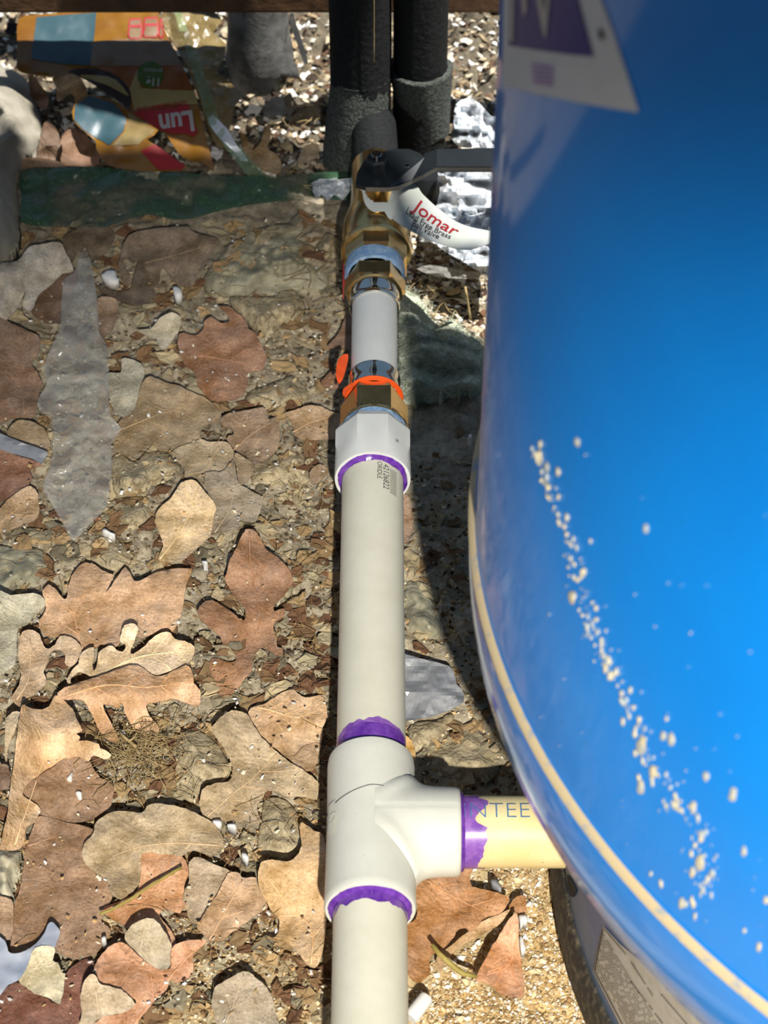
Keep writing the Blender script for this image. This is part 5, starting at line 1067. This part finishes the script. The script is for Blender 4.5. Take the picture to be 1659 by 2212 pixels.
chips('gravel', 150, reg(930, 1290, 1880, 2230), lambda r: r.uniform(.0012, .0027), [srgb(244, 240, 230), srgb(226, 206, 166), srgb(180, 150, 108)], 'pale gravel bits in the sand beside the tank stand', 41, .7)
chips('soil_crumbs', 5200, reg(0, 760, 560, 1560), lambda r: r.uniform(.0005, .0022), greyc, 'grey soil crumbs among the upper leaves', 3, .6)
chips('soil_crumbs', 1500, reg(870, 1120, 1000, 1720), lambda r: r.uniform(.0005, .0018), pale, 'soil crumbs between the pipe and the tank', 4, .7)
chips('mulch_chips', 4200, reg(-30, 1100, -20, 360, False), lambda r: r.uniform(.0012, .0045), mul, 'sunlit mulch chips along the back', 5, .35, .0)
chips('mulch_chips', 1300, reg(870, 1070, 340, 760, False), lambda r: r.uniform(.0012, .0040), mul, 'mulch chips in the shade behind the valve', 6, .4)
chips('leaf_crumbs', 900, reg(0, 740, 480, 2230, False), lambda r: r.uniform(.0005, .0016), [srgb(230, 216, 184), srgb(236, 232, 224), srgb(196, 160, 110)], 'pale crumbs sprinkled over the leaves', 7, .5, .012)
def shards(name, n, region, size, cols, label, seed):
    r = np.random.default_rng(seed); V = []; F = []; Cc = []
    for _ in range(n):
        px, py = region(r); g = at(px, py, 0); z = gz(g.x, g.y)+.0022+r.uniform(0, .0025); s = size(r); a0 = r.uniform(0, 6.28); k = 8
        c = cols[r.integers(len(cols))]; v = r.uniform(.7, 1.15); c = (c[0]*v, c[1]*v, c[2]*v, 1); e = r.uniform(.45, .9); tl = r.normal(0, .16, 2); cu = r.normal(0, 9); b = len(V)
        ring = []
        for i in range(k):
            a = 2*math.pi*i/k; q = s*(.42+.72*r.random()); ring.append((q*math.cos(a), q*math.sin(a)*e))
        for sc_ in (0, .55, 1):
            for (x, y) in (ring if sc_ else [(0, 0)]):
                X, Y_ = x*sc_, y*sc_; xx, yy = X*math.cos(a0)-Y_*math.sin(a0), X*math.sin(a0)+Y_*math.cos(a0)
                V.append((g.x+xx, g.y+yy, z+xx*tl[0]+yy*tl[1]+cu*X*X+.0008*r.normal())); Cc.append(c)
        for i in range(k):
            j = (i+1) % k; F += [(b, b+1+i, b+1+j), (b+1+i, b+1+k+i, b+1+k+j, b+1+j)]
    o = mesh(name, V, F, M['chip']); sm = o.modifiers.new('thickness', 'SOLIDIFY'); sm.thickness = .0005
    at_ = o.data.color_attributes.new('Col', 'FLOAT_COLOR', 'POINT'); at_.data.foreach_set('color', np.array(Cc, dtype=np.float32).ravel())
    return tag(o, label, 'litter', kind='stuff')
lcol = [srgb(*c) for c in ((176, 148, 106), (150, 124, 88), (130, 100, 70), (168, 156, 126), (116, 84, 60), (190, 172, 136), (142, 132, 108))]
shards('leaf_fragments', 520, reg(0, 745, 470, 1600), lambda r: r.uniform(.003, .011), lcol, 'broken leaf fragments matted into the upper ground', 31)
shards('leaf_fragments', 230, reg(0, 720, 1560, 2230), lambda r: r.uniform(.002, .008), lcol, 'broken leaf fragments between the lower leaves', 32)
shards('leaf_fragments', 120, reg(872, 1130, 560, 1720), lambda r: r.uniform(.003, .009), lcol, 'broken leaf fragments between the pipe and the tank', 33)
shards('leaf_fragments', 260, reg(-20, 1090, -10, 380, False), lambda r: r.uniform(.003, .009), mul, 'broken leaf fragments over the back mulch', 34)
# the same litter goes on past the edges of the view
shards('leaf_fragments', 420, reg(-330, 0, 450, 2700, False), lambda r: r.uniform(.003, .012), lcol, 'broken leaf fragments past the left edge', 35)
shards('leaf_fragments', 160, reg(-100, 900, 2230, 2620, False), lambda r: r.uniform(.003, .010), lcol, 'broken leaf fragments past the bottom edge', 36)
chips('soil_crumbs', 2400, reg(-330, 0, 300, 2700, False), lambda r: r.uniform(.0006, .0022), greyc, 'soil crumbs past the left edge', 37, .6)
chips('sand_grains', 1800, reg(0, 1290, 2230, 2640, False), lambda r: r.uniform(.0004, .0015), pale, 'sand grains past the bottom edge', 38, .8)
chips('mulch_chips', 1600, reg(1090, 1900, -10, 900, False), lambda r: r.uniform(.0012, .0045), mul, 'mulch chips behind the tank', 39, .4)
shards('leaf_fragments', 160, reg(1060, 1900, 0, 1100, False), lambda r: r.uniform(.003, .011), lcol, 'broken leaf fragments behind the tank', 40)
def fibres(name, n, region, L, rad, m, label, seed, z0=.004):
    r = np.random.default_rng(seed); lst = []
    for _ in range(n):
        px, py = region(r); g = at(px, py, 0); a = r.uniform(0, 2*math.pi); l = r.uniform(*L); z = max(gz(g.x, g.y), 0)+z0+r.uniform(0, .003); k = r.normal(0, .35)
        pts = []
        for q in range(4):
            pts.append(Vector((g.x, g.y, z+.001*math.sin(q)))); g = g+Vector((math.cos(a), math.sin(a), 0))*(l/3); a += k
        lst.append((pts, rad))
    o = tubes(name, lst, m, None, 3); return tag(o, label, 'litter', kind='stuff')
fibres('root_fibres', 420, reg(0, 740, 500, 2230), (.006, .022), .00016, M['straw'], 'fine dry root fibres over the litter', 8)
fibres('grass_blades', 160, lambda r: (lambda p: p)((r.normal(300, 45), r.normal(1640, 28))), (.010, .022), .00022, M['straw'], 'dry grass tuft beside the rolled leaf', 9, .008)
fibres('root_fibres', 260, reg(600, 1090, 30, 700, False), (.006, .024), .00028, M['straw'], 'dry stems across the mulch at the back', 10)

# ------------------------------------------------------------------ print and small marks hang on the part that carries them
def under(root, carrier, names):
    part = next((o for o in root.children if o.name.split('.')[0] == carrier), None)
    for o in list(root.children):
        if part and o is not part and o.name.split('.')[0] in names: child(o, part)
for r_ in (near, mid, br): under(r_, 'pipe_wall', ('printed_text', 'primer_band', 'primer_stain'))
under(tee, 'tee_body', ('mould_seam', 'mark_plate', 'raised_letter'))
under(ad, 'adapter_body', ('moulded_text',)); under(lowf, 'brass_hex', ('stamped_text',))
under(valve, 'lever_hub', ('lever_nut', 'stem_tip', 'stop_pin'))
under(tagp, 'tag_paper', ('tag_brand', 'tag_text'))
under(tank, 'tank_sticker', ('sticker_panel', 'sticker_letter', 'sticker_mark', 'sticker_text_line'))
under(tank, 'stand_label', ('label_border', 'label_line', 'label_text_line'))
under(wrap, 'wrapper_film', ('print_panel', 'print_badge', 'print_badge_face', 'print_badge_bar', 'printed_text', 'logo_panel', 'print_picture', 'print_picture_cream'))
